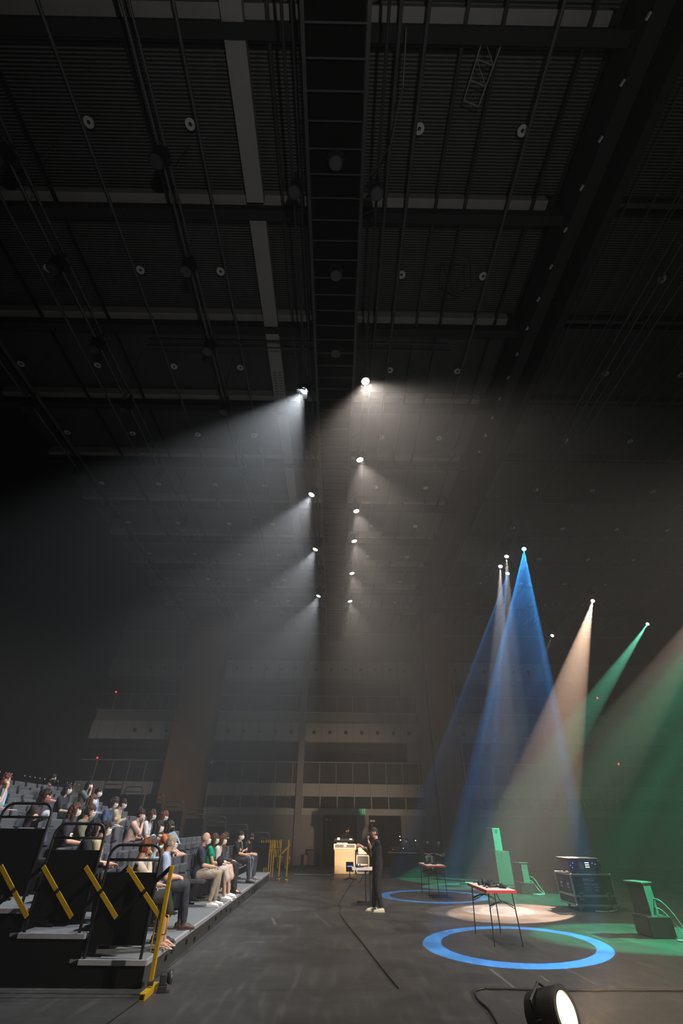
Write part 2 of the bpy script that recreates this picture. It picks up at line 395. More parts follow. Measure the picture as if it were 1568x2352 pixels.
# doors
for i, (d0, d1) in enumerate(DOORS):
    t = tag(bpy.data.objects.new('door_%d' % (i+1), None), kind='structure'); C.objects.link(t); t.location = ((d0+d1)/2, YB, 0)
    wd = (d1-d0)/2
    for s in (-1, 1):
        lf = MB().box((min(0, s*wd)+.01, .10, .01), (max(0, s*wd)-.01, .16, 2.09)).build('door_leaf', K['black_matte'], t, bevel=.004)
        MB().cyl((s*.08, .02, .95), (s*.08, .02, 1.2), .012, seg=8).box((s*.08-.01, .02, .96), (s*.08+.01, .11, .98)).box((s*.08-.01, .02, 1.17), (s*.08+.01, .11, 1.19)).build('door_handle', K['darksteel'], lf)
for x, z, ww, hh, lb in ((-.42, 1.89, .13, .05, 'left one of two small paper notices high on the left black door'), (-.22, 1.89, .11, .05, 'right one of two small paper notices high on the left black door'), (2.03, 1.86, .26, .075, 'wide white paper notice high on the right black door'), (2.0, 1.66, .05, .1, 'narrow white paper slip on the right black door below the wide notice')):
    tag(MB().box((x-ww/2, YB+.088, z-hh/2), (x+ww/2, YB+.0975, z+hh/2)).build('paper_notice', K['paper']), lb, 'notice')
t = thing('exit_sign', 'green emergency exit sign with running figure above the black doors', 'exit sign', (1.52, YB-.03, 2.10))
MB().box((-.14, -.02, 0), (.14, .03, .30)).build('sign_box', K['exitg'], t, bevel=.006)
g = MB().ball((-.01, -.024, .235), (.022, .004, .022)).tube([(.0, -.024, .20), (-.02, -.024, .13)], .014).tube([(-.02, -.024, .13), (.03, -.024, .09), (.02, -.024, .04)], .009).tube([(-.02, -.024, .13), (-.05, -.024, .08), (-.09, -.024, .08)], .009)
g.tube([(-.0, -.024, .19), (.045, -.024, .16)], .007).tube([(-.0, -.024, .19), (-.05, -.024, .17)], .007).box((.07, -.023, .03), (.085, -.019, .27)).box((.07, -.023, .255), (.115, -.019, .27)).box((.105, -.023, .03), (.12, -.019, .27)); g.build('pictogram', K['exitw'], t)
# security camera, red tally lamps
t = thing('security_camera', 'small white security camera beside the left wooden pillar', 'camera', (-7.0, YB-.1, 4.40))
MB().box((0, -.25, 0), (.13, .02, .13)).build('camera_body', K['white'], t, bevel=.01); MB().cyl((.13, -.1, .06), (.17, -.1, .06), .045).build('lens', K['black'], t); MB().box((.03, .0, .12), (.08, .1, .25)).build('bracket', K['white'], t)
for x, z, w in ((-13.57, 8.21, 'upper red lamp at the far left end'), (-13.53, 4.65, 'lower red lamp at the far left end'), (16.17, 8.21, 'upper red lamp at the right end'), (16.2, 4.65, 'lower red lamp at the right end')):
    t = thing('signal_lamp', 'small '+w+' of the dark back galleries', 'signal lamp', (x, YB+.02, z)); MB().box((-.06, 0, -.06), (.06, .14, .06)).build('housing', K['black'], t); MB().ball((0, -.01, 0), .045).build('bulb', K['redled'], t)
# string of small lamps along the left wall
nl = MB().ball((0, 0, 0), .022, seg=8, rings=6).build('string_light', mat('dim_bulb', (.8, .7, .5), .4, emit=(1, .85, .7), es=.35)); tag(nl, 'tiny dim bulb in the string along the left wall above the top tier', 'string light', 'string lights along the left wall')
for k in range(30):
    o = nl if k == 0 else nl.copy()
    if k: C.objects.link(o)
    o.location = (XL+.30, 15.5+k*.42+(k//8)*.55, 3.35); o['label'] = 'tiny dim bulb, %s in the string on the left wall above the top tier' % ORD(k+1)
tag(MB().tube([(XL+.30, 14.5, 3.38), (XL+.30, 28.4, 3.38)], .012).build('lamp_wire', K['black']), 'thin black wire carrying the small bulbs along the left wall', 'wire')

# ================================================================== ceiling grid
grate = stripes('ceiling_grating', (.115, .115, .115), (.008, .008, .009), 1, .0575, .42)
yy = [1.1+2.79*k for k in range(-1, 10)]
for k, y in enumerate(yy[:-1]):
    sbox('ceiling_grating', (-11, y+.32, 13.25), (4.75, y+2.70, 13.29), grate)
    sbox('ceiling_grating', (5.85, y+.32, 13.25), (19.5, y+2.70, 13.29), grate)
for k, y in enumerate(yy):
    sbox('ceiling_beam', (-11, y-.09, 12.98), (4.55, y+.10, 13.25), K['steel']); sbox('ceiling_girder', (-11, y+.10, 12.7), (4.9, y+.31, 13.25), K['ceil'])
    sbox('ceiling_beam', (6.1, y-.05, 13.05), (19.5, y+.05, 13.25), K['pipe']); 
sbox('ceiling_girder', (4.9, -3.5, 12.3), (5.2, YB, 13.3), K['ceil']); sbox('ceiling_girder', (5.6, -3.5, 12.3), (5.8, YB, 13.3), K['ceil'])
sbox('ceiling_duct', (-2.12, -2, 12.72), (-1.75, 3.85, 12.97), K['steel'])
sbox('ceiling_duct', (-2.12, 4.15, 12.72), (-1.75, 9.5, 12.97), K['steel'])
sbox('ceiling_duct', (-2.10, 9.95, 12.72), (-1.77, 15.2, 12.97), K['steel']); sbox('ceiling_duct', (-2.10, 15.6, 12.72), (-1.77, 21, 12.97), K['steel'])
pf = MB()
for i in range(9):
    for j in range(5):
        if j != 2: pf.box((-2.05+j*.055, 8.25+i*.10, 12.712), (-2.025+j*.055, 8.29+i*.10, 12.722))
tag(pf.build('trim_14', K['black_matte']), kind='structure')
def many(proto, spots, label=None, group=None):
    base = proto['label']
    for i, p in enumerate(spots):
        o = proto if i == 0 else proto.copy()
        if i: C.objects.link(o)
        o.location = p
        if '%s' in base: o['label'] = base % ORD(i+1)
# rods that run the length of the hall
rod = MB().tube([(0, 0, 0), (0, 31, 0)], .018, seg=6).build('ceiling_rod', K['pipe'])
tag(rod, 'thin grey lengthwise ceiling rod, %s counted rightwards from the black gap', 'ceiling rod', 'ceiling rods right of the gap')
many(rod, [(6.25+k*.36+.05*math.sin(k*2.3), -2.5, 12.85-.25*(k % 3)) for k in range(36)])
rod = MB().tube([(0, 0, 0), (0, 31, 0)], .034, seg=8).build('ceiling_pipe', K['pipe'])
tag(rod, 'grey pipe running lengthwise under the ceiling grating, %s from the left', 'ceiling pipe', 'ceiling pipes left of the gap')
many(rod, [(x, -2.5, 12.62) for x in (-9.6, -7.4, -5.08, -2.85, -.9, .9, 1.36, 3.56)])
thin = MB().box((-.03, 0, -.04), (.03, 31, .04)).build('ceiling_bar', K['black'])
tag(thin, 'flat black bar running lengthwise under the ceiling grating, %s from the left', 'ceiling bar', 'ceiling bars under the grating')
many(thin, [(x, -2.5, 12.9) for x in (-10, -8.2, -6.4, -3.9, -1.35, .35, 2.05, 2.7, 4.2)])
# round sprinkler plates
sp = thing('sprinkler_plate', '', 'sprinkler')
a = MB()
for k in range(20):
    t0, t1 = 2*PI*k/20, 2*PI*(k+1)/20
    P = [V((r*math.cos(t), r*math.sin(t), z)) for t in (t0, t1) for r in (.035, .10) for z in (0, .02)]
    vs = [a.bm.verts.new(p) for p in P]
    for q_ in ((0, 2, 6, 4), (1, 5, 7, 3), (0, 4, 5, 1), (2, 3, 7, 6)): a.bm.faces.new([vs[i] for i in q_])
bmesh.ops.remove_doubles(a.bm, verts=a.bm.verts, dist=.0005)
a.build('plate', mat('sprinkler_white', (.55, .57, .56), .5), sp); MB().cyl((0, 0, -.03), (0, 0, .33), .016, seg=8).build('nozzle', K['pipe'], sp)
first = True
for xi, x in enumerate((-9.72, -7.4, -5.08, -3.07, 1.48, 3.54, 6.02, 8.07, 10.4, 12.9, 15.3)):
    for k in range(9):
        y = 2.6+2.84*k
        o = sp if first else copy_tree(sp); first = False
        o.location = (x, y, 12.93)
        w = 'left of the grey duct' if x < -2 else ('between the grey duct and the black gap' if x < 5 else 'right of the black gap')
        o['label'] = 'round pale sprinkler plate, %s lengthwise line from left, %s from camera' % (ORD(xi+1), ORD(k+1)); o['group'] = 'sprinkler plates '+w
# dots of light on the girder edge, imitated by little pale boxes
cl = MB().box((-.015, -.05, -.03), (.015, .05, .03), rot=RZ(.3)).build('girder_light_dot', mat('light_dot_white', (.5, .55, .52), .4)); tag(cl, 'tiny pale box for a light dot on the girder edge, %s from the camera', 'light dot', 'light dots on the girder edge')
many(cl, [(4.875, 1.0+k*.78, 12.33) for k in range(14)])

# central catwalk ladder and side battens
def catwalk(x0, x1, z, label, loc_y0=-3, loc_y1=27.5, step=.365, zz=.0):
    t = thing('lighting_catwalk', label, 'catwalk', (0, 0, z))
    for x in (x0, x1):
        MB().box((x-.03, loc_y0, -.05), (x+.03, loc_y1, .07)).build('side_rail', K['darksteel'], t)
        MB().tube([(x, loc_y0, .9), (x, loc_y1, .9)], .02, seg=6).build('hand_rail', K['darksteel'], t)
    rg = None; n = int((loc_y1-loc_y0)/step)
    for k in range(n):
        if rg is None: rg = MB().box((x0, -.012, -.015), (x1, .012, .02)).build('rung', K['darksteel'], t, loc=(0, loc_y0, 0))
        else: c = rg.copy(); C.objects.link(c); c.parent = t; c.location = (0, loc_y0+k*step, 0)
    for k in range(0, n, 7):
        for x in (x0, x1): MB().tube([(x, loc_y0+k*step, 0), (x, loc_y0+k*step, 13.2-z)], .016, seg=6).build('hanger', K['darksteel'], t)
    MB().box((x0+.05, loc_y0, .10), (x1-.05, loc_y1, .12)).build('walkway_deck', K['black_matte'], t)
    return t
cw = catwalk(-.64, .33, 11.15, 'long dark central ladder catwalk carrying the two rows of lit lamps')
for x_ in (-.97, .63):
    MB().tube([(x_, -3, .36), (x_, 27.5, .36)], .026, seg=8).build('outrigger_pipe', K['darksteel'], cw)
    for k in range(11): MB().tube([(x_, -2.5+3*k, .36), (-.64 if x_ < 0 else .33, -2.5+3*k, .04)], .014, seg=6).build('outrigger_arm', K['darksteel'], cw)
def batten(x, z, label, y0=-3, y1=26):
    t = thing('lighting_batten', label, 'batten', (x, 0, z))
    for dx, dz in ((0, 0), (0, .35)): MB().tube([(dx, y0, dz), (dx, y1, dz)], .026, seg=8).build('pipe', K['pipe'], t)
    web = MB(); k = y0
    while k < y1-.5: web.tube([(0, k, 0), (0, k+.25, .35), (0, k+.5, 0)], .008, seg=5); k += .5
    web.build('lattice', K['darksteel'], t)
    for k in range(6): MB().tube([(0, y0+1+k*5, .35), (0, y0+1+k*5, 13.2-z)], .007, seg=5).build('hanger', K['black'], t)
batten(-3.26, 11.3, 'dark lighting batten nearest the left side of the central catwalk')
batten(-6.03, 11.3, 'dark lighting batten second from the left side of the central catwalk')
batten(-8.8, 11.3, 'dark lighting batten farthest left, above the upper tiers')
batten(7.66, 11.68, 'dark batten carrying the two blue moving heads', 4, 26); batten(7.14, 11.68, 'dark batten carrying the two white moving heads', 4, 26)
batten(12.9, 11.68, 'dark batten carrying the peach moving head', 6, 27); batten(17.38, 11.68, 'dark batten carrying the green moving head, nearest the right wall', 6, 27)
# thin drop bars crossing the catwalk and thin cables
tag(MB().tube([(-5.2, 6.95, 12.3), (2.9, 6.95, 12.3)], .03).tube([(-5.2, 6.95, 12.0), (2.9, 6.95, 12.0)], .02).build('cross_truss', K['darksteel']), 'dark cross bar hung under the third ceiling beam', 'bar')
tag(MB().tube([(1.0, 1.2, 12.5), (1.02, 1.9, 12.3), (.85, 2.6, 11.9), (.35, 3.0, 11.2)], .014, seg=6).build('hanging_cable', K['pipe']), 'loose thin cable hanging beside the central catwalk near the top', 'cable')
# ventilation ladder shape and stage frame above the grating (seen as pale outlines)
fr = MB()
P = [fl(1110, 85, 12.8), fl(1152, 100, 12.8), fl(1098, 245, 12.8), fl(1065, 230, 12.8)]
for i in range(4): fr.tube([P[i], P[(i+1) % 4]], .015, seg=5)
for t_ in (.33, .66): fr.tube([P[0].lerp(P[3], t_), P[1].lerp(P[2], t_)], .012, seg=5)
fr.tube([P[0], P[1].lerp(P[2], .33)], .008, seg=5).tube([P[0].lerp(P[3], .33), P[1].lerp(P[2], .66)], .008, seg=5)
tag(fr.build('ladder_frame', mat('frame_grey', (.22, .22, .23), .6)), 'pale ladder-shaped frame lying under the grating near the top right', 'frame')
ca = [fl(x, y, 12.3) for x, y in ((1012, 596), (1078, 592), (1080, 660), (1040, 680), (1005, 660))]
fr = MB()
for i in range(5): fr.tube([ca[i], ca[(i+1) % 5]], .02, seg=5)
fr.tube([ca[0], ca[3]], .015, seg=5).tube([ca[1], ca[3]], .015, seg=5)
tag(fr.build('ceiling_hoist', K['black']), 'black angular hoist frame under the second bay of the grating', 'hoist')

# ------------------------------------------------------------------ lanterns
def stage_light(loc, tgt, lens, label, group=None, scale=1.0, cat='stage light', yoke_h=.28):
    """a hung lantern: clamp and yoke above, can-shaped housing aimed at tgt"""
    t = thing('stage_light', label, cat, loc, 0, group)
    d = (V(tgt)-V(loc)).normalized(); R = d.to_track_quat('-Z', 'Y').to_matrix(); s = scale
    def P(x, y, z): return R @ V((x*s, y*s, z*s))
    b = MB(); b.loft([P(0, 0, .34), P(0, 0, .30), P(0, 0, .12), P(0, 0, 0)], [.07*s, .10*s, .115*s, .12*s], seg=18, round_ends=False)
    for k in range(4): b.loft([P(0, 0, .15+k*.04), P(0, 0, .155+k*.04)], [.128*s]*2, seg=18, round_ends=False)
    b.build('housing', K['black'], t)
    MB().loft([P(0, 0, -.012), P(0, 0, .004)], [.098*s, .10*s], seg=20, round_ends=False).build('lens', lens, t)
    a = R @ V((1, 0, 0)); a = V((a.x, a.y, 0)).normalized() if abs(a.x)+abs(a.y) > .1 else V((1, 0, 0)); c0 = P(0, 0, .17)
    MB().tube([c0+a*.14*s, c0+a*.15*s+V((0, 0, yoke_h*s)), c0-a*.15*s+V((0, 0, yoke_h*s)), c0-a*.14*s], .012*s, seg=6).build('yoke', K['black'], t)
    MB().box(c0+V((-.03, -.03, yoke_h*s)), c0+V((.03, .03, yoke_h*s+.12))).build('clamp', K['darksteel'], t)
    bd = MB()
    for sx, sy in ((1, 0), (-1, 0), (0, 1), (0, -1)):
        p = [P(sx*.10-sy*.08, sy*.10+sx*.08, -.01), P(sx*.10+sy*.08, sy*.10-sx*.08, -.01), P(sx*.15+sy*.11, sy*.15-sx*.11, -.13), P(sx*.15-sy*.11, sy*.15+sx*.11, -.13)]
        vs = [bd.bm.verts.new(v) for v in p]+[bd.bm.verts.new(v+P(sx*.004, sy*.004, 0)) for v in p]
        for q_ in ((0, 1, 2, 3), (7, 6, 5, 4), (0, 4, 5, 1), (1, 5, 6, 2), (2, 6, 7, 3), (3, 7, 4, 0)): bd.bm.faces.new([vs[i] for i in q_])
    return t, bd, d
left_y = [7.55, 12.02, 15.74, 20.3]; right_y = [7.21, 10.2, 12.96, 15.04, 17.82, 20.88]
ordn = ['nearest', 'second nearest', 'third nearest', 'fourth nearest', 'fifth nearest', 'farthest']
for i, y in enumerate(left_y):
    loc = (-.97, y, 11.0); tgt = (-5.2, y+.4, .5)
    t, bd, d = stage_light(loc, tgt, K['lens_cool'], '%s lit white lantern in the left row under the catwalk' % (ordn[i] if i < 3 else 'farthest'))
    if i == 0: bd.build('barn_door', K['black'], t)
    else: bd.bm.free()
    spot('lamp_beam', V(loc)+d*.03, tgt, 56, .4, HOUSE_W, WHITE_COOL, rad=.08)
for i, y in enumerate(right_y):
    loc = (.63, y, 11.0); tgt = (2.2, y-1.2, 0) if i == 0 else (3.0, y+.2, 0)
    t, bd, d = stage_light(loc, tgt, K['lens_warm'], '%s lit warm lantern in the right row under the catwalk' % ordn[i])
    bd.bm.free()
    spot('lamp_beam', V(loc)+d*.03, tgt, 66, .35, STAGE_W, WHITE_WARM, rad=.08)
for x, w in ((-3.27, 'first batten left of the catwalk'), (-6.03, 'second batten left of the catwalk'), (-8.8, 'farthest left batten')):
    for i, y in enumerate((2.66, 4.52, 6.41, 8.34, 11.2, 14.1)):
        t, bd, d = stage_light((x, y, 11.0), (x-1.2, y+.5, 0), K['skinL'], '%s unlit black lantern on the %s' % (ordn[i], w), scale=1.15); bd.bm.free()
for i, (x, y) in enumerate([(-.15, 2.63), (-.14, 4.54), (-.14, 6.4), (-.9, 3.07), (.60, 3.07)]):
    t, bd, d = stage_light((x, y, 10.98), (x+(0 if i < 3 else (x*2)), y+.3, 0), K['skinL'], ['nearest', 'middle', 'farthest'][i]+' unlit lantern along the middle of the catwalk' if i < 3 else 'unlit lantern on the %s side of the catwalk nearest the camera' % ('left' if x < 0 else 'right'), scale=1.05); bd.bm.free()

def moving_head(loc, tgt, lens, label, on=True):
    t = thing('moving_head', label, 'moving head light', loc); d = (V(tgt)-V(loc)).normalized(); R = d.to_track_quat('-Z', 'Y').to_matrix()
    P = lambda x, y, z: R @ V((x, y, z))
    MB().loft([P(0, 0, .36), P(0, 0, .30), P(0, 0, .1), P(0, 0, 0)], [.09, .15, .15, .10], seg=16, round_ends=False).build('head', K['black'], t)
    MB().loft([P(0, 0, -.012), P(0, 0, .004)], [.082, .085], seg=20, round_ends=False).build('lens', lens, t)
    c0 = P(0, 0, .18); a = V((1, 0, 0))
    MB().box(c0+V((.16, -.06, -.06)), c0+V((.22, .06, .30))).box(c0+V((-.22, -.06, -.06)), c0+V((-.16, .06, .30))).box(c0+V((-.22, -.07, .24)), c0+V((.22, .07, .32))).build('yoke', K['black'], t)
    MB().box(c0+V((-.2, -.15, .33)), c0+V((.2, .15, .44))).build('base', K['black'], t, bevel=.02)
    MB().box(c0+V((-.14, -.03, .44)), c0+V((.14, .03, .60))).build('clamp', K['darksteel'], t)
    return d
RING1 = V((3.27, 10.62, 0)); RING2 = V((3.00, 16.85, 0)); POOL = V((4.25, 14.15, 0))
HEADS = [
    ((7.66, 15.46, 11), RING1, K['lens_blue'], 'moving head throwing the brighter near blue cone', BLUE, 13.6, .02, 80000, 5.55),
    ((7.67, 17.61, 11), RING2, K['lens_blue'], 'moving head throwing the farther blue cone', BLUE, 13.9, .02, 54000, 5.75),
    ((7.15, 16.97, 11), POOL+V((-.2, .2, 0)), K['lens_cool'], 'left one of the two white moving heads beside the blue cones', PALE, 8.6, .15, 26000, None),
    ((7.14, 16.09, 11), POOL+V((.15, -.05, 0)), K['lens_cool'], 'right one of the two white moving heads beside the blue cones', PALE, 8.6, .15, 20000, None),
    ((12.9, 20.42, 11), POOL+V((.1, -.1, 0)), K['lens_peach'], 'moving head throwing the peach beam', PEACH, 9.6, .12, 85000, None),
    ((17.3, 16.4, 11), POOL+V((-.1, 0, 0)), K['lens_peach'], 'peach moving head outside the upper right edge', (1, .72, .58), 8.0, .2, 36000, None),
    ((17.41, 23.37, 11), V((4.6, 19.5, 0)), K['lens_green'], 'moving head throwing the left green beam', (.20, 1, .60), 7.0, .25, 62000, None),
    ((17.4, 9.5, 11), V((5.9, 19.7, 1.1)), K['lens_green'], 'green moving head past the right edge, nearest the camera', GREEN, 7.6, .25, 100000, None),
    ((17.4, 11.2, 11), V((6.2, 11.2, .2)), K['lens_green'], 'green moving head past the right edge, second from the camera', GREEN, 11, .3, 75000, None),
    ((17.4, 14.5, 11), V((6.4, 16.4, .3)), K['lens_green'], 'green moving head past the right edge, third from the camera', GREEN, 10.5, .3, 62000, None),
    ((12.87, 25.41, 11), V((6.5, 21.0, 3.0)), K['lens_cool'], 'small distant white moving head, dimmed', PALE, 7, .3, 1500, None),
]
for i, (loc, tgt, lb) in enumerate([((14.0, .8, 6.2), (-3.6, 13.6, 1.1), 'unlit-looking added fill lantern out of view, aimed at the seating stand'), ((14.4, 1.6, 6.2), (1.2, 13.6, .9), 'added fill lantern out of view, aimed at the middle of the floor')]):  # two added fill lamps out of view, brightening faces and floor
    t, bd, d = stage_light(loc, tgt, K['lens_warm'], lb.replace('unlit-looking ', 'warm '), scale=1.0, yoke_h=.28); bd.bm.free()
    MB().tube([(0, 0, .4), (0, 0, 7.06)], .02).build('fill_drop_pipe', K['black'], t)
    spot('lamp_beam', V(loc)+d*.03, tgt, (40, 17)[i], .6, FRONT_FILL_W*(1, .45)[i], (1, .90, .80), rad=.12)
# an added, unseen fill lamp behind the camera, brightening the ceiling grid
wk = thing('ceiling_fill_lamp', 'added unseen fill lamp on the floor behind the camera, pointing up', 'lamp', (1.0, -2.6, 0))
MB().box((-.2, -.15, 0), (.2, .15, .04)).build('base', K['black'], wk); MB().cyl((0, 0, .04), (0, 0, .30), .12, .15).build('housing', K['black'], wk); MB().cyl((0, 0, .30), (0, 0, .304), .13).build('lens', K['grey'], wk)
spot('ceiling_fill_beam', (1.0, -2.6, .33), (-.2, 4.6, 13), 84, 1.0, CEIL_FILL_W, (1, .98, .93), rad=.1)
for loc, tgt, lens, lb, col, deg, bl, wt, ring in HEADS:
    d = moving_head(loc, tgt, lens, lb)
    spot('lamp_beam', V(loc)+d*.03, tgt, deg, bl, wt, col, ring=ring, rad=.012 if ring else .03)

# ================================================================== seating stand
SX, TD, Z0, TR, Y0, Y1, NT = -2.33, .855, .25, .236, 7.80, 20.5, 8    # front edge x, tier depth, first deck, rise, ends, tiers
def edge(k): return SX-TD*k
def deck(k): return Z0+TR*k
stand = thing('seating_stand', 'black telescopic seating stand with grey carpeted tiers', 'seating stand', (0, 0, 0))
for k in range(NT):
    x1, x0, z = edge(k), edge(k+1) if k < NT-1 else edge(k+1)-1.2, deck(k)
    MB().box((x0-.12, Y0, z-.035), (x1-.03, Y1, z)).build('deck_carpet', K['deck'], stand)
    MB().box((x1-.03, Y0-.03, z-.05), (x1+.012, Y1+.03, z+.004)).box((x0, Y0-.035, z-.05), (x1, Y0, z+.004)).build('nosing', K['nosing'], stand, bevel=.004)
    MB().box((x1-.04, Y0+.01, 0 if k == 0 else z-TR), (x1-.015, Y1-.01, z-.04)).build('riser', K['black_matte'] if k else mat('riser_grey', (.045, .045, .046), .6, var=.3, scale=4), stand)
    MB().box((x0-.02, Y0+.005, 0), (x1-.02, Y0+.03, z-.05)).build('side_skirt', K['black_matte'], stand); MB().box((x0-.02, Y1-.03, 0), (x1-.02, Y1-.005, z-.05)).build('side_skirt', K['black_matte'], stand)
sl = None
for i in range(24):
    y = Y0+.35+i*.53
    if i % 3 == 2: continue
    b = MB().box((-.005, -.05, -.025), (.005, .05, .03))
    if sl is None: sl = b.build('riser_slot', K['black_matte'], stand, loc=(SX-.012, y, .06+.05*(i % 2)))
    else:
        b.bm.free(); c = sl.copy(); C.objects.link(c); c.parent = stand; c.location = (SX-.012, y, .06+.05*(i % 2))
MB().box((SX-.016, 8.9, .12), (SX+.012, 8.95, .19)).build('latch', K['darksteel'], stand); MB().box((SX-.016, 12.3, .12), (SX+.012, 12.35, .19)).build('latch', K['darksteel'], stand)

def guard(k, yend, s, label, grp):
    """end guard of a tier: black panel between two raked posts, rounded top rail and a mid rail"""
    t = thing('end_guard', label, 'guard rail', (edge(k), yend, deck(k)), 0, grp); a, b = -.80, -.09; yb = s*.02; r = .019
    hT, hM, hP = 1.15, .985, .85
    pts = [(b, yb, 0), (b, yb, hT-.14)]
    for i in range(1, 6): pts.append((b-.14+.14*math.cos(i*PI/10), yb, hT-.14+.14*math.sin(i*PI/10)))
    for i in range(0, 6): pts.append((a+.14-.14*math.sin(i*PI/10), yb, hT-.14+.14*math.cos(i*PI/10)))
    pts.append((a, yb, 0))
    MB().loft(pts, [r]*len(pts), side=(0, 1, 0), seg=10, round_ends=False).build('guard_frame', K['black'], t, smooth=True)
    MB().tube([(a, yb, hM), (b, yb, hM)], .016).build('mid_rail', K['black'], t, smooth=True)
    MB().box((a+.015, yb-.008, .13), (b-.015, yb+.008, hP)).build('guard_panel', K['black_matte'], t)
    for i in range(6): MB().cyl((a+.08+i*.11, yb-s*.008, .18), (a+.08+i*.11, yb-s*.014, .18), .006, seg=8).build('bolt', K['darksteel'], t)
    return t
TN = ['front', 'second', 'third', 'fourth', 'fifth', 'sixth', 'seventh', 'top']
for k in range(NT):
    guard(k, Y0+.02, -1, 'black end guard with rounded rail at the near end of the %s tier' % TN[k], None)
    guard(k, Y1-.04, 1, 'black end guard with rounded rail at the far end of the %s tier' % TN[k], None)

# ---- seats: fold-up auditorium seats facing the stage floor (local +Y is forward)
def make_seat(open_):
    t = thing('auditorium_seat', 'x', 'seat')
    R = RX3(.16); pv = (0, -.22, .40)
    MB().box((-.225, -.245, .40), (.225, -.185, .86), R, pv).build('backrest', K['seat'], t, bevel=.022, smooth=False)
    MB().box((-.225, -.285, .33), (.225, -.247, .84), R, pv).build('back_shell', K['seatdark'], t, bevel=.012)
    MB().box((-.028, -.187, .79), (.028, -.180, .815), R, pv).build('number_plate', K['alu'], t)
    if open_: MB().box((-.215, -.20, .37), (.215, .22, .45)).build('seat_cushion', K['seat'], t, bevel=.025)
    else: MB().box((-.215, -.16, .34), (.215, -.08, .74), RX3(.06), pv).build('seat_cushion', K['seat'], t, bevel=.025)
    MB().box((-.24, -.26, .0), (-.215, -.10, .40)).box((.215, -.26, .0), (.24, -.10, .40)).box((-.24, -.22, .30), (.24, -.17, .36)).box((-.24, -.30, 0), (-.215, -.02, .03)).box((.215, -.30, 0), (.24, -.02, .03)).build('seat_frame', K['seatdark'], t)
    MB().box((-.262, -.27, .60), (-.232, .02, .63)).box((-.262, -.27, .30), (-.235, -.20, .60)).build('armrest', K['seatdark'], t, bevel=.006)
    return t
SEATP = .555
def seat_y(i): return 8.16+i*SEATP
PEL = .62                                    # pelvis sits this far behind the deck edge
seat_open, seat_shut = make_seat(True), make_seat(False)
for s in (seat_open, seat_shut): KIDS[s.name] = list(s.children)

# ================================================================== people
def ik(a, b, l1, l2, pole):
    a, b = V(a), V(b); d = b-a; L = min(d.length, (l1+l2)*.995)
    if d.length > L: b = a+d.normalized()*L; d = b-a
    x = (l1*l1-l2*l2+L*L)/(2*L); h = math.sqrt(max(l1*l1-x*x, 0)); u = d.normalized(); p = V(pole)-u*V(pole).dot(u)
    return a+u*x+p.normalized()*h, b
SKIN = {'a': (.62, .36, .25), 'b': (.54, .30, .20), 'c': (.68, .43, .32)}
_skm = {}
def skin(k):
    if k not in _skm: _skm[k] = mat('skin', SKIN[k], .55, var=.06, scale=12, spec=.35)
    return _skm[k]
def gauss(d, c, w): return math.exp(-((d-V(c).normalized()).length_squared)/(w*w))
HW, HD, HH = .074, .094, .115
def head_fn(d):
    w, dd, h = HW, HD, HH
    if d.z < 0: w *= 1-.30*(-d.z)**1.4; dd *= 1-.10*(-d.z)
    p = V((d.x*w, d.y*dd, d.z*h))
    if d.y < 0 and d.z < -.3: p.y *= .78
    p += V((0, 1, -.12))*(.026*gauss(d, (0, 1, -.16), .17)) + V((0, 1, 0))*(.010*gauss(d, (0, 1, .02), .15))
    p -= V((0, 1, 0))*(.012*(gauss(d, (.36, .9, .10), .2)+gauss(d, (-.36, .9, .10), .2)))
    p += V((0, 1, 0))*(.007*gauss(d, (0, 1, .26), .35)+.009*gauss(d, (0, .9, -.48), .16)+.010*gauss(d, (0, .8, -.85), .25))
    return p
def hand(mb, wr, dr, palm, curl, s=1.0, thumb=1, f=1.0):
    """palm and five separate fingers; dr points along the hand, palm is the way the palm faces"""
    dr = V(dr).normalized(); palm = V(palm); palm = (palm-dr*palm.dot(dr)).normalized(); lat = dr.cross(palm)*thumb
    mb.loft([wr, wr+dr*.035*s, wr+dr*.080*s], [(.022*s, .017*s), (.036*s, .016*s), (.038*s, .013*s)], side=lat, seg=10)
    for i, (ln, off) in enumerate(((.070, .030), (.078, .010), (.073, -.011), (.058, -.030))):
        p = wr+dr*(.082-.004*abs(i-1))*s+lat*off*s; pts = [p-dr*.02*s, p]; a = 0
        for q, fr in enumerate((.45, .32, .23)):
            a += curl*(.9, 1.1, .8)[q]; p = p+(dr*math.cos(a)+palm*math.sin(a))*ln*fr*s; pts.append(p)
        mb.loft(pts, [.0098*s*f, .0095*s*f, .009*s*f, .0085*s*f, .0078*s*f], seg=8, side=lat)
    p = wr+dr*.022*s+lat*.026*s; d2 = (dr*.75+lat*.75+palm*.25).normalized(); d3 = (dr*.9+lat*.25+palm*(.3+curl*.4)).normalized()
    mb.loft([p, p+d2*.036*s, p+d2*.036*s+d3*.030*s, p+d2*.036*s+d3*.052*s], [.013*s, .0115*s, .0100*s, .009*s], seg=8)

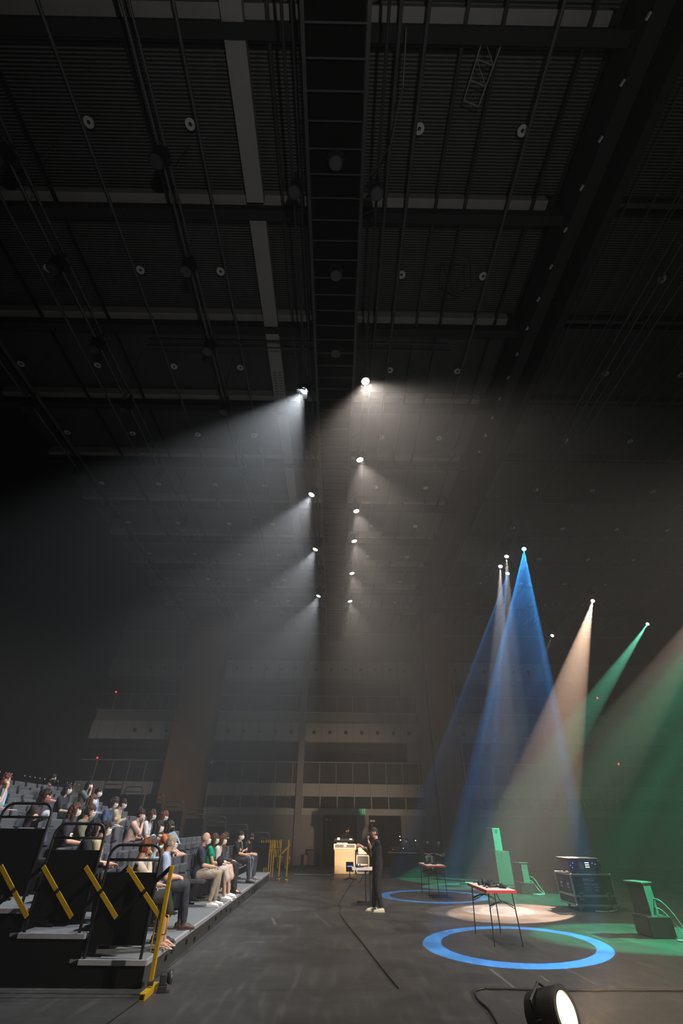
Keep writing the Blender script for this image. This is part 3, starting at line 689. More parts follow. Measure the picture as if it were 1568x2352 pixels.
def person(loc, rz, label, name='person', s=.96, seated=True, sex='f', lean=.05, head=(0, 0), hair='long', haircol=(.02, .015, .012), sk='a',
           top=(.1, .1, .1), sleeve=.55, bottom='trousers', bcol=(.02, .02, .022), shoe='shoe', scol=(.03, .03, .03), mask=(.82, .82, .80),
           hands='lap', legs=None, vox=.010, group=None, seat_h=.45, extra=None, slim=1.0, collar=None, glasses=False, cross=False, face=None):
    t = thing(name, label, 'person', loc, rz, group)
    f = (1.0 if sex == 'm' else .9)*slim
    hz = (seat_h+.075) if seated else .90*s
    pel = V((0, 0, hz)); up = V((0, math.sin(lean), math.cos(lean)))
    TL = .455*s; neck = pel+up*TL+V((0, .0, 0)); chest = pel+up*TL*.66; waist = pel+up*TL*.33
    if seated: pel = pel+V((0, 0, 0)); 
    sh = neck-up*.035; sw = (.178 if sex == 'm' else .158)*s
    hy, hp = head
    HR = Matrix.Rotation(hy, 3, 'Z') @ Matrix.Rotation(-hp, 3, 'X')
    hc = neck+V((0, .022, .0))+HR @ V((0, .018, .150*s)); hs = s*(1.0 if sex == 'm' else .97)
    # ---- joints of arms and legs
    sho = {k: sh+V((k*sw, 0, -.012)) for k in (-1, 1)}
    tg = {}
    pole = {k: V((k*.5, -.6, -.9)) for k in (-1, 1)}
    L1, L2 = .275*s, .245*s
    for k in (-1, 1):
        if hands == 'lap': tg[k] = V((k*.045, .30+.03*k, hz+.12))
        elif hands == 'knees': tg[k] = V((k*.10, .40, hz+.10))
        elif hands == 'clasp': tg[k] = V((k*.055, .30, hz+.13))
        elif hands == 'crossed': tg[k] = V((-k*.13, .17+.03*k, hz+.24))
        elif hands == 'face': tg[k] = (hc+HR @ V((.02, .12, -.13)) if k == 1 else V((-.02, .27, hz+.11)))
        elif hands == 'side': tg[k] = V((k*.23, .05, hz-.03))
        elif hands == 'book': tg[k] = V((k*.09, .30, hz+.13))
        else: tg[k] = V(hands[0 if k == -1 else 1])
    if hands == 'face': pole[1] = V((.3, .3, -1))
    elb, wri = {}, {}
    for k in (-1, 1): elb[k], wri[k] = ik(sho[k], tg[k], L1, L2, pole[k])
    if seated:
        hip = {k: pel+V((k*.085, .02, .0)) for k in (-1, 1)}
        kd = legs or {}
        kne = {k: V(kd.get(('k', k), (k*.105, .44*s, seat_h+.085))) for k in (-1, 1)}
        ank = {k: V(kd.get(('a', k), (k*.105, .47*s+.03*k, .085))) for k in (-1, 1)}
    else:
        hip = {k: pel+V((k*.085, 0, -.02)) for k in (-1, 1)}; kd = legs or {}
        kne = {k: V(kd.get(('k', k), (k*.09, .03, .49*s))) for k in (-1, 1)}; ank = {k: V(kd.get(('a', k), (k*.095, -.02, .085))) for k in (-1, 1)}
    # ---- body: one surface
    b = MB(); g = .92
    b.loft([pel, waist, chest, sh+V((0, 0, .0)), neck], [(.145*f*g, .10*g), (.125*f*g, .09*g), (.145*f*g, .10*g), (.13*f*g, .07*g), (.05, .052)], seg=16)
    b.loft([sho[-1], sh, sho[1]], [.046, .055, .046], side=(0, 1, 0), seg=10)
    b.loft([neck-up*.03, neck+(hc-neck)*.55], [(.053, .055), (.050*s, .054*s)], seg=12)
    b.ball(hc, 1, seg=26, rings=18, fn=lambda d: head_fn(d)*hs, rot=HR)
    for k in (-1, 1): b.ball(hc+HR @ V((k*.074*hs, -.008, -.008)), V((.010, .020, .032))*hs, seg=8, rings=6, rot=HR)
    for k in (-1, 1):
        b.loft([sho[k], sho[k].lerp(elb[k], .5), elb[k]], [.046*f, .042*f, .036*f], seg=10)
        b.loft([elb[k], elb[k].lerp(wri[k], .35), wri[k]], [.037*f, .037*f, .024*f], seg=10)
        fd = (wri[k]-elb[k]).normalized()
        if hands == 'face' and k == 1: hand(b, wri[k], V((0, .1, 1)), V((0, -1, .2)), .8, s, thumb=-k)
        elif hands in ('lap', 'book'): hand(b, wri[k], V((-k*.5, .9, -.15)), V((-k*.2, .1, -1)), .45, s, thumb=k)
        elif hands == 'clasp': hand(b, wri[k], V((-k*.55, .8, -.2)), V((-k*.5, -.2, -.8)), .9, s, thumb=k)
        elif hands == 'crossed': hand(b, wri[k], V((-k*1, .1, .1)), V((0, -1, 0)), .4, s, thumb=-k)
        elif isinstance(hands, tuple) and len(hands) > 2: hand(b, wri[k], hands[2 if k == -1 else 3][0], hands[2 if k == -1 else 3][1], hands[2 if k == -1 else 3][2], s, thumb=-k)
        else: hand(b, wri[k], fd, V((-k, 0, -.6)), .45, s, thumb=k)
        thk = 1.0 if bottom in ('shorts', 'skirt') else .8
        b.loft([hip[k], hip[k].lerp(kne[k], .5), kne[k]], [.082*f*thk, .072*f*thk, .053*f*thk], seg=12)
        b.loft([kne[k], kne[k].lerp(ank[k], .35), ank[k]], [.051*f*thk, .052*f*thk, .033*f], seg=12)
        toe = V((0, 1, 0)); ft = ank[k]+V((0, 0, -.045))
        if shoe != 'heel': b.loft([ft+V((0, -.03, 0)), ft+V((0, .06, -.005)), ft+V((0, .145, -.015))], [(.03, .03), (.036, .026), (.034, .016)], seg=10)
        else: b.loft([ank[k]+V((0, -.025, -.03)), ank[k]+V((0, .05, -.025)), ank[k]+V((0, .13, -.065))], [(.026, .026), (.032, .022), (.030, .012)], seg=10)
    b.build('body', skin(sk), t, remesh=vox*.8, sm=2)
    # ---- eyes and brows (dark)
    if hair != 'back':
        for k in (-1, 1):
            MB().ball(hc+HR @ (V((k*.030, .0845, .012))*hs), V((.011, .006, .0055))*hs, seg=8, rings=6, rot=HR).build('eye', K['rubber'], t)
            MB().loft([hc+HR @ (V((k*.018, .0925, .030))*hs), hc+HR @ (V((k*.045, .082, .031))*hs)], [.0035, .003], seg=6).build('eyebrow', cloth(haircol), t)
    if face: face(t, hc, HR, hs)
    # ---- hair
    if hair != 'bald':
        h = MB(); ln = {'short': .0, 'bob': .10, 'long': .26, 'curly': .09, 'back': .12, 'thin': 0}[hair]; am = {'short': .10, 'curly': .24, 'thin': .05}.get(hair, .15)
        def hf(d):
            face_ = d.y > .30 and d.z < .42-.25*(abs(d.x))
            low = d.z < (-.35 if hair in ('short', 'thin') else -.75); side_ = d.y > .05 and d.z < .05 and hair in ('short', 'thin')
            k = .90 if (face_ or low or side_) else 1+am*(1+.35*noise.noise(d*3.2))
            q = V((d.x*HW*(1.03 if hair != 'thin' else 1), d.y*HD, d.z*HH)); return q*k*hs
        h.ball(hc, 1, seg=26, rings=18, fn=hf, rot=HR)
        if ln:
            bk = V((0, -.058, -.03)); p0 = hc+HR @ bk; wdt = .075 if hair != 'curly' else .088
            h.loft([p0+V((0, 0, .05)), p0, p0+V((0, -.012, -ln*.6)), p0+V((0, -.004, -ln))], [(wdt, .045), (wdt*1.05, .05), (wdt*1.05, .042), (wdt*.75, .025)], side=HR @ V((1, 0, 0)), seg=14)
            for k in (-1, 1): h.loft([hc+HR @ V((k*.074, -.005, .03)), hc+HR @ V((k*.080, 0, -.05)), hc+HR @ V((k*.072, .005, -min(ln, .18)-.01))], [(.018, .034), (.018, .036), (.014, .024)], side=HR @ V((1, 0, 0)), seg=10)
        h.build('hair', cloth(haircol, .55), t, remesh=vox*.8, sm=1, disp=.010 if hair != 'thin' else .004, dscale=38)
    # ---- face mask
    if mask:
        m = MB(); nu, nv = 12, 8
        grid = {}
        for lay, rr in ((0, 1.0), (1, .95)):
            for i in range(nu+1):
                for j in range(nv+1):
                    u = -1+2*i/nu; v = j/nv; az = u*1.12; el = -1.12+v*1.20-.10*abs(u)*(1 if v > .5 else -1.2)
                    d = V((math.sin(az)*math.cos(el), math.cos(az)*math.cos(el), math.sin(el)))
                    q = V((d.x*HW*1.10, d.y*HD*1.13, d.z*HH*1.0)); q.y += .028*max(0, 1-abs(u)*1.5)*math.sin(PI*min(1, v*1.05)); 
                    if v > .8: q.y += .006
                    grid[lay, i, j] = m.bm.verts.new(hc+HR @ (q*hs*rr))
        F = m.bm.faces.new
        for i in range(nu):
            for j in range(nv):
                F((grid[0, i, j], grid[0, i+1, j], grid[0, i+1, j+1], grid[0, i, j+1])); F((grid[1, i, j], grid[1, i, j+1], grid[1, i+1, j+1], grid[1, i+1, j]))
        for i in range(nu):
            F((grid[0, i, 0], grid[1, i, 0], grid[1, i+1, 0], grid[0, i+1, 0])); F((grid[0, i, nv], grid[0, i+1, nv], grid[1, i+1, nv], grid[1, i, nv]))
        for j in range(nv):
            F((grid[0, 0, j], grid[0, 0, j+1], grid[1, 0, j+1], grid[1, 0, j])); F((grid[0, nu, j], grid[1, nu, j], grid[1, nu, j+1], grid[0, nu, j+1]))
        mo = m.build('face_mask', cloth(mask, .8), t, smooth=True)
        for k in (-1, 1): MB().tube([hc+HR @ (V((k*.070, .040, -.02))*hs), hc+HR @ (V((k*.080, -.01, .018))*hs), hc+HR @ (V((k*.076, .030, -.055))*hs)], .0018, seg=5).build('ear_loop', cloth(mask, .8), mo)
    if glasses:
        for k in (-1, 1): MB().box(hc+HR @ (V((k*.036-.020, .098, .0))*hs), hc+HR @ (V((k*.036+.020, .102, .026))*hs)).tube([hc+HR @ (V((k*.056, .095, .018))*hs), hc+HR @ (V((k*.080, .0, .016))*hs)], .002, seg=5).build('glasses', K['rubber'], t)
    # ---- top
    c = MB(); o_ = .016
    hem = pel-up*.02 if bottom != 'dress' else pel
    c.loft([hem, waist, chest, sh-up*.015, neck-up*.012], [(.150*f+o_, .115+o_), (.132*f+o_, .10+o_), (.150*f+o_, .108+o_), (.132*f+o_, .078+o_*.6), (.060, .060)], seg=18)
    c.loft([sho[-1]+V((0, 0, .0)), sh+V((0, 0, .004)), sho[1]], [.056, .060, .056], side=(0, 1, 0), seg=12)
    for k in (-1, 1):
        e = elb[k]; q = min(1, sleeve/.55) if sleeve <= .55 else 1
        p1 = sho[k].lerp(e, .75*q if sleeve <= .55 else 1)
        if sleeve > .05: c.loft([sho[k], sho[k].lerp(p1, .5), p1], [.060*f, .060*f, (.058 if sleeve <= .6 else .048)*f], seg=12)
        if sleeve > .6: c.loft([e, e.lerp(wri[k], .5), e.lerp(wri[k], .93)], [.048*f, .045*f, .035*f], seg=12)
    c.build('top', cloth(top), t, remesh=vox, sm=2, disp=.011, dscale=11)
    if collar: MB().loft([neck-up*.012, neck+up*.02], [(.070, .066), (.062, .060)], seg=14, round_ends=False).build('collar', cloth(collar), t, smooth=True)
    # ---- bottom
    c = MB()
    if bottom in ('trousers', 'wide', 'shorts'):
        c.loft([pel-up*.04 if not seated else pel+V((0, .03, -.01)), pel+up*.06], [(.160*f, .118), (.150*f, .112)], seg=16)
        wd = 1.35 if bottom == 'wide' else 1.0
        for k in (-1, 1):
            kk = kne[k] if bottom != 'shorts' else hip[k].lerp(kne[k], .68)
            c.loft([hip[k], hip[k].lerp(kk, .5), kk], [.094*f, .084*f, .068*f*wd], seg=14)
            if bottom != 'shorts':
                an = ank[k]+V((0, 0, .035)); c.loft([kne[k], kne[k].lerp(an, .5), an], [.067*f*wd, .062*f*wd, (.050 if wd == 1 else .085)*f], seg=14)
    elif bottom == 'skirt':
        mk = (kne[-1]+kne[1])/2
        if seated: c.loft([pel+V((0, -.02, 0)), pel.lerp(mk, .5)+V((0, 0, .0)), mk+V((0, .0, 0)), mk+V((0, .05, -.16))], [(.175*f, .11), (.185*f, .10), (.180*f, .085), (.175*f, .075)], seg=18)
        else: c.loft([pel+up*.08, pel, mk], [(.13*f, .10), (.18*f, .13), (.24*f, .20)], seg=18)
    c.build('trousers' if bottom in ('trousers', 'wide') else bottom, cloth(bcol), t, remesh=vox, sm=2, disp=.010, dscale=13)
    # ---- shoes
    for k in (-1, 1):
        ft = ank[k]+V((0, 0, -.047)); sm_ = cloth(scol, .5); q = MB()
        if shoe == 'heel':
            z0 = -ank[k].z
            q.loft([ank[k]+V((0, -.035, -.045)), ank[k]+V((0, .05, -.045)), ank[k]+V((0, .16, -.078))], [(.028, .012), (.034, .010), (.012, .008)], seg=10)
            q.loft([ank[k]+V((0, .085, -.065)), ank[k]+V((0, .165, -.078))], [(.036, .016), (.016, .008)], seg=10)
            q.cyl(ank[k]+V((0, -.04, -.05)), ank[k]+V((0, -.045, z0)), .010, .005, seg=8)
            q.loft([ank[k]+V((-.036, 0, -.01)), ank[k]+V((0, .035, .0)), ank[k]+V((.036, 0, -.01))], [.004]*3, seg=6)
            q.build('shoe', sm_, t, smooth=True)
        else:
            low = shoe == 'sandal'
            q.loft([ft+V((0, -.048, .0)), ft+V((0, .0, .006)), ft+V((0, .08, -.004)), ft+V((0, .165, -.012))], [(.037, .036), (.040, .044), (.045, .032 if not low else .012), (.040, .022 if not low else .010)], seg=14)
            if shoe == 'boot': q.loft([ft, ank[k]+V((0, 0, .05))], [.045, .043], seg=12)
            so = q.build('shoe', sm_, t, remesh=.008, sm=1)
            MB().loft([ft+V((0, -.085, -.031)), ft+V((0, .0, -.031)), ft+V((0, .09, -.031)), ft+V((0, .20, -.031))], [(.034, .008), (.042, .008), (.048, .008), (.036, .008)], seg=14).build('sole', cloth(tuple(min(1, v*.8+.03) for v in scol), .6), so, smooth=True)
    if extra: extra(t, dict(hc=hc, HR=HR, neck=neck, chest=chest, pel=pel, kne=kne, ank=ank, wri=wri, hz=hz, up=up))
    return t

HOST = V((1.09, 13.83, 0))
occupied = {}
def sitter(px, py, tier, label, dx=-2.90, turn=0.0, pitch=.08, fwd=0.0, **kw):
    """px, py: surveyed head position; the depth along the row follows from the tier"""
    hx = dx-TD*tier; y = max(8.15, atX(px, py, hx).y)
    X = edge(tier)-PEL; p = V((X+fwd, y, deck(tier))); d = HOST-p; ang = math.atan2(d.y, d.x)
    body = max(-.35, min(.35, ang*.30))+turn*.4
    yaw = max(-1.0, min(1.0, ang*.75-body*1.0))+turn
    occupied.setdefault(tier, []).append(y)
    kw.setdefault('vox', .010 if y < 13 else .0115)
    return person(p, -PI/2+body, label, head=(yaw, pitch), **kw)

def bag(m, name='handbag', rel=(0, .25, .1), size=(.14, .07, .10), strap=True):
    def f(t, J):
        c = V((rel[0], rel[1], J['hz']+rel[2])); o = MB().ball(c, V(size), seg=14, rings=10).build('bag', cloth(m), None, remesh=.010, sm=1, disp=.012, dscale=14)
        o.parent = None; o.matrix_world = Matrix.Translation(t.location) @ Matrix.Rotation(t.rotation_euler.z, 4, 'Z')
        o.name = name
        tag(o, BAGLAB.pop(0), 'bag')
        if strap: MB().tube([c+V((-size[0]*.6, 0, size[2]*.6)), c+V((-.02, .02, size[2]+.09)), c+V((size[0]*.6, 0, size[2]*.6))], .006, seg=6).build('strap', cloth(m), o)
    return f
def flat(name, cat, label, col, rel, size, rot=0.0, lbl=None):
    def f(t, J):
        c = V((rel[0], rel[1], J['hz']+rel[2])); h = V(size)/2
        o = MB().box(c-h, c+h, RZ(rot)).build(name, cloth(col, .7), None, bevel=.004)
        o.matrix_world = Matrix.Translation(t.location) @ Matrix.Rotation(t.rotation_euler.z, 4, 'Z'); tag(o, label, cat)
    return f
def both(*fs):
    def f(t, J):
        for g in fs: g(t, J)
    return f
BAGLAB = ['black drawstring bag on the lap of the woman in the green top', 'grey tie-dye cloth bag held by the woman behind the third near rail']
BLK = (.012, .012, .013); BRN = (.045, .022, .013); DBR = (.022, .013, .010); AUB = (.16, .045, .018); CHAR = (.035, .035, .04)
DARKT = (.022, .022, .025); JEAN = (.22, .34, .46); LJEAN = (.30, .44, .56)
# front tier, near to far
sitter(303, 1959, 0, 'person with auburn hair, cream top and dark skirt in the front tier', turn=.25, fwd=.10, legs={('k', -1): (-.10, .50, .55), ('k', 1): (.08, .50, .55), ('a', -1): (-.13, .58, .085), ('a', 1): (.05, .52, .085)}, hair='short', haircol=AUB, top=(.62, .52, .42), mask=None, hands='face', bottom='skirt', bcol=(.035, .038, .036), shoe='heel', scol=(.62, .47, .34), sleeve=.7, sk='b')
sitter(339, 1959, 0, 'person with short grey-brown hair in a pale grey-green shirt, front tier', turn=.1, sex='m', hair='curly', haircol=(.07, .05, .035), top=(.33, .37, .33), mask=None, hands='lap', bottom='trousers', bcol=(.12, .17, .22), shoe='shoe', sk='b')
sitter(390, 1937, 0, 'older man with grey hair, glasses and white mask in a light blue short-sleeved shirt', sex='m', hair='thin', haircol=(.30, .24, .19), top=(.42, .48, .62), mask=(.80, .80, .78), hands='clasp', bottom='trousers', bcol=(.040, .042, .050), shoe='boot', scol=(.09, .055, .04), glasses=True, s=1.0, slim=1.05, collar=(.42, .48, .62))
def case_phone(t, J): pass
sitter(469, 1934, 0, 'bald man with white mask in a navy polo shirt and khaki trousers', sex='m', hair='bald', top=(.045, .052, .075), mask=(.82, .82, .82), hands='lap', bottom='trousers', bcol=(.42, .34, .26), shoe='shoe', scol=(.80, .78, .75), s=1.0, collar=(.030, .034, .05), sk='a',
       legs={('k', -1): (-.10, .46, .535), ('k', 1): (.10, .45, .53), ('a', -1): (-.09, .44, .085), ('a', 1): (.12, .36, .085)})
sitter(493, 1938, 0, 'woman with long brown hair in a ruffled green top and floral skirt', dx=-2.86, hair='long', haircol=(.075, .04, .022), top=(.01, .33, .17), sleeve=.3, mask=(.8, .8, .78), hands='lap', bottom='skirt', bcol=(.55, .48, .40), shoe='shoe', scol=(.8, .78, .75),
       extra=bag((.02, .022, .025), rel=(.02, .27, .16), size=(.13, .09, .10)))
sitter(506, 1946, 0, 'woman in a loose white blouse leaning forward, white sneakers on bare legs', dx=-2.82, lean=.22, hair='bob', haircol=(.09, .045, .025), top=(.66, .60, .54), sleeve=.9, mask=(.82, .82, .8), hands='lap', bottom='skirt', bcol=(.62, .40, .34), shoe='shoe', scol=(.82, .8, .77), pitch=.2, slim=1.08)
sitter(518, 1934, 0, 'woman with dark curly hair, black mask and wide black trousers', dx=-2.86, hair='curly', haircol=(.05, .025, .02), top=(.05, .05, .055), sleeve=.9, mask=(.015, .015, .016), hands='lap', bottom='wide', bcol=(.028, .028, .032), shoe='sandal', scol=(.03, .02, .02),
       extra=both(flat('booklet', 'booklet', 'pink booklet on the lap of the woman in wide black trousers', (.6, .16, .18), (0, .33, .085), (.22, .10, .012)), lambda t, J: MB().loft([J['neck']+V((-.05, .05, .0)), J['neck']+V((0, .075, -.03)), J['neck']+V((.05, .05, .0))], [.022]*3, seg=10).build('scarf', cloth((.45, .05, .04)), t, smooth=True)))
sitter(565, 1929, 0, 'man with white mask in a black T-shirt and dark trousers near the far end', dx=-2.72, sex='m', lean=-.02, hair='short', haircol=DBR, top=(.02, .022, .024), mask=(.72, .74, .62), hands='lap', bottom='trousers', bcol=(.045, .042, .045), shoe='shoe', scol=BLK)
sitter(575, 1938, 0, 'woman in a beige top and pale jeans beside the man in the black T-shirt', dx=-2.60, lean=.0, hair='bob', haircol=DBR, top=(.42, .36, .25), mask=(.8, .8, .7), hands='crossed', bottom='trousers', bcol=(.20, .30, .38), shoe='shoe', scol=(.20, .18, .18))
sitter(598, 1925, 0, 'man with black mask and black shirt bending forward, last in the front tier', dx=-2.42, sex='m', lean=.38, pitch=.45, hair='short', haircol=(.03, .025, .022), top=(.02, .022, .024), mask=(.015, .015, .016), hands='knees', bottom='trousers', bcol=(.06, .065, .08), shoe='shoe', scol=(.22, .2, .2))
# second tier
sitter(212, 1903, 1, 'person with black hair in a black jacket behind the second near rail', turn=.2, hair='bob', haircol=BLK, top=(.022, .024, .024), sleeve=.9, mask=None, sk='b')
sitter(232, 1912, 1, 'person in a beige shirt partly hidden by the black-haired person', hair='short', haircol=DBR, top=(.46, .35, .22), sleeve=.6, lean=.1, mask=(.8, .8, .8), hands='lap', s=.93)
sitter(360, 1906, 1, 'woman with long dark hair in a pale denim shirt and white mask', hair='long', haircol=(.028, .02, .018), top=(.34, .52, .58), sleeve=.8, hands='crossed', bcol=JEAN)
sitter(386, 1906, 1, 'woman with dark hair, black mask, orange top and bare legs', hair='bob', haircol=(.03, .024, .02), top=(.50, .14, .04), mask=(.02, .02, .022), hands='knees', bottom='shorts', bcol=(.02, .02, .022), scol=(.5, .5, .5), legs={('k', -1): (-.09, .50, .58), ('k', 1): (.12, .50, .60), ('a', -1): (-.10, .40, .085), ('a', 1): (.14, .34, .085)})
# third tier
sitter(166, 1868, 2, 'woman with long brown hair and white mask, white letter on her dark top', extra=lambda t, J: lettering('F', .13, K['paper'], t, (.075, .152, J['hz']+.16), (PI/2, 0, PI-.45), bold=.006), hair='long', haircol=(.07, .03, .022), top=(.035, .032, .045), sleeve=.5)
sitter(201, 1865, 2, 'man with brown hair and pale mask in an olive-grey shirt', sex='m', hair='short', haircol=(.05, .028, .02), top=(.16, .15, .12), sleeve=.8, mask=(.62, .58, .48), sk='b', pitch=.15)
sitter(311, 1883, 2, 'person with dark hair and mask in a dusty pink T-shirt, hand at the mask', hair='short', haircol=DBR, top=(.52, .36, .30), hands='face', lean=.16, pitch=.25, mask=(.72, .74, .74), slim=1.08)
sitter(341, 1883, 2, 'woman with brown hair in a white T-shirt beside the person in dusty pink', hair='long', haircol=(.06, .032, .022), top=(.62, .60, .62), mask=(.75, .75, .75), lean=.1, pitch=.2)
sitter(371, 1881, 2, 'woman with reddish-brown hair, white mask and light blue jeans', hair='long', haircol=(.14, .05, .03), top=(.05, .05, .06), bcol=LJEAN, pitch=.3, lean=.08, legs={('k', 1): (.06, .47, .70), ('a', 1): (-.02, .66, .42)})
# fourth tier
sitter(93, 1841, 3, 'woman with dark brown hair, arms crossed, behind the third near rail', hair='long', haircol=DBR, top=(.05, .04, .045), sleeve=.5, hands='crossed', pitch=.25, turn=-.1, mask=(.5, .2, .2), extra=bag((.42, .42, .45), name='cloth_bag', rel=(0, .22, .27), size=(.17, .06, .08), strap=False))
sitter(208, 1840, 3, 'woman of whom mostly brown hair and mask show above the olive-shirted man', hair='long', haircol=(.085, .04, .028), top=(.05, .05, .05), mask=(.8, .8, .8))
sitter(251, 1855, 3, 'woman with dark curly hair in a navy denim shirt with a notebook', hair='curly', haircol=(.035, .024, .026), top=(.060, .085, .15), sleeve=.9, hands='book', bcol=LJEAN, pitch=.3, lean=.12, extra=flat('notebook', 'notebook', 'open white notebook on the lap of the woman in navy denim', (.75, .75, .74), (0, .34, .10), (.26, .18, .012)))
sitter(273, 1855, 3, 'woman in a beige shirt with crossed arms and white mask', hair='short', haircol=DBR, top=(.46, .38, .27), sleeve=.8, hands='crossed', pitch=.3, lean=.1, mask=(.78, .76, .78))
# fifth tier
sitter(9, 1797, 4, 'person with reddish hair in a light blue shirt cut by the left edge', turn=-.6, hair='bob', haircol=(.10, .035, .03), top=(.22, .42, .58), hands='face', mask=None, bcol=LJEAN, extra=flat('notebook', 'notebook', 'open cream notebook on the lap at the left edge', (.72, .70, .62), (0, .34, .11), (.24, .2, .012)))
sitter(150, 1825, 4, 'woman with a dark bob and white mask in a black shirt', hair='bob', haircol=(.022, .02, .026), top=(.026, .03, .034), hands='lap', pitch=.05, turn=-.2, mask=(.66, .60, .58), s=.92)
sitter(224, 1818, 4, 'man with black hair and mask in a dark vest over a blue shirt', sex='m', hair='short', haircol=BLK, top=(.22, .30, .45), sleeve=.9, hands='lap', extra=lambda t, J: MB().loft([J['pel']+J['up']*.05+V((0, -.012, 0)), J['chest']+V((0, -.014, 0)), J['neck']-J['up']*.05+V((0, -.012, 0))], [(.175, .128), (.178, .128), (.12, .08)], seg=16).build('vest', cloth((.03, .03, .035)), t, smooth=True))
# sixth tier
sitter(120, 1788, 5, 'man with black mask in a grey short-sleeved shirt, hands on lap', sex='m', hair='short', haircol=BLK, top=(.085, .08, .095), mask=(.03, .035, .02), hands='lap', lean=.02, turn=-.25, extra=flat('notebook', 'notebook', 'pale notebook on the lap of the man in the grey shirt', (.5, .5, .4), (.02, .36, .08), (.22, .16, .012)), collar=(.085, .08, .095))
sitter(204, 1801, 5, 'woman with long hair in a grey-green blouse, hand at her mask', hair='long', haircol=BLK, top=(.13, .16, .14), sleeve=.6, hands='face', mask=(.78, .78, .76))

# seats in every tier
for k in range(NT-1):
    X = edge(k)-PEL; ys = occupied.get(k, [])
    free = [seat_y(i) for i in range(22)]
    for y in ys:
        j = min(range(len(free)), key=lambda i: abs(free[i]-y))
        if abs(free[j]-y) < .5: free[j] = None; free = [v for v in free if v is not None]
    free = [v for v in free if all(abs(v-y) > .43 for y in ys) and v < (16.9 if k else 17.2)]
    for n_, (y, full) in enumerate(sorted([(v, 1) for v in ys]+[(v, 0) for v in free])):
        lb = ('grey seat folded down under a person, %s from the near end of the %s tier' if full else 'empty grey folded-up seat, %s from the near end of the %s tier') % (ORD(n_+1), TN[k])
        copy_tree(seat_open if full else seat_shut, (X, y, deck(k)), -PI/2, lb, 'seats in the %s tier' % TN[k])
for r in (seat_open, seat_shut):
    for c in list(r.children): bpy.data.objects.remove(c)
    bpy.data.objects.remove(r)

# ------------------------------------------------------------------ presenter
def lanyard(t, J):
    n, c = J['neck'], J['chest']
    MB().tube([n+V((.045, -.02, .02)), n+V((.07, .085, -.06)), c+V((.0, .145, -.06)), n+V((-.07, .085, -.06)), n+V((-.045, -.02, .02))], .006, seg=6).build('lanyard', cloth((.5, .5, .52)), t)
    MB().box(c+V((-.035, .142, -.17)), c+V((.035, .150, -.06))).build('badge', K['paper'], t)
    MB().loft([J['pel']+J['up']*.03, J['pel']+J['up']*.065], [(.158, .122), (.156, .120)], seg=16, round_ends=False).build('belt', K['rubber'], t)
pl = fl(868, 2094); hostp = V((pl.x+.02, pl.y, 0))
hh = V((.045, .30, 1.37)); MICD = V((-.05, -.35, 1)).normalized()
P_ = person(hostp, PI/2+.12, 'standing man in black speaking into a microphone, free hand raised', s=1.0, seated=False, sex='m', lean=.02, head=(-.05, .05), hair='thin', haircol=(.03, .025, .022), sk='a', slim=1.12,
       top=(.018, .018, .020), sleeve=.55, bottom='trousers', bcol=(.022, .022, .028), scol=(.70, .66, .52), mask=None, vox=.006,
       hands=((-.15, .42, 1.26), (.06, .20, 1.335), None, None) if False else ((.03, .215, 1.335), (.10, .40, 1.235), ((0.15, .25, 1), (.1, -.6, .2), 1.15), ((0, 1, .12), (-.6, -.2, -.4), .6)),
       legs={('k', -1): (-.085, .04, .48), ('k', 1): (.085, .05, .49), ('a', -1): (-.11, -.03, .085), ('a', 1): (.10, .10, .085)}, extra=lanyard)
mic = thing('microphone', 'black hand-held microphone in the fist of the standing man', 'microphone', hostp, PI/2+.12)
m0 = V((.045, .262, 1.33)); m1 = m0+V((-.02, -.12, 1)).normalized()*.19
m1 = V((.02, .215, 1.50)); m0 = V((.055, .25, 1.30))
MB().loft([m0, m0.lerp(m1, .75)], [.011, .015], seg=12, round_ends=False).build('handle', K['rubber'], mic, smooth=True); MB().ball(m1.lerp(m0, .06), .026, seg=14, rings=10).build('grille', K['darksteel'], mic, smooth=True)

# ------------------------------------------------------------------ folding tables with controllers
def folding_table(cx, cy, rz, w_, d_, label, group=None):
    t = thing('folding_table', label, 'table', (cx, cy, 0), rz); h = .735
    MB().box((-w_/2, -d_/2, h-.028), (w_/2, d_/2, h)).build('table_top', K['white'], t, bevel=.004)
    MB().box((-w_/2-.006, -d_/2-.006, h-.042), (w_/2+.006, -d_/2+.004, h-.002)).box((-w_/2-.006, d_/2-.004, h-.042), (w_/2+.006, d_/2+.006, h-.002)).box((-w_/2-.006, -d_/2, h-.042), (-w_/2+.004, d_/2, h-.002)).box((w_/2-.004, -d_/2, h-.042), (w_/2+.006, d_/2, h-.002)).build('edge_band', K['red'], t)
    for sy in (-1, 1):
        y = sy*(d_/2-.10)
        for sx in (-1, 1):
            MB().tube([(sx*(w_/2-.05), y, h-.04), (sx*(w_/2-.05)+sx*.03, y+sy*.05, 0)], .011).build('leg', K['black'], t)
        zz = h-.22; k = (h-.04-zz)/(h-.04)
        x1 = (w_/2-.05)+.03*k; yy_ = y+sy*.05*k
        pts = [(-x1+2*x1*i/10, yy_, zz+.055*math.sin(PI*i/10)) for i in range(11)]
        MB().tube(pts, .012).build('arched_brace', K['black'], t); MB().tube([(-x1, yy_, zz-.035), (0, yy_-sy*.10, zz+.07), (x1, yy_, zz-.035)], .006).build('stay_rod', K['black'], t)
        MB().tube([(0, yy_-sy*.10, zz+.07), (0, yy_-sy*.30, h-.04)], .007).build('fold_strut', K['black'], t)
    return t
tc = (fl(1077, 2032, .735)+fl(1115, 2049, .735)+fl(1188, 2052, .735)+fl(1130, 2033, .735))/4
folding_table(2.98, 10.85, .03, .53, 1.22, 'near white-topped folding table with red edge on thin black legs')
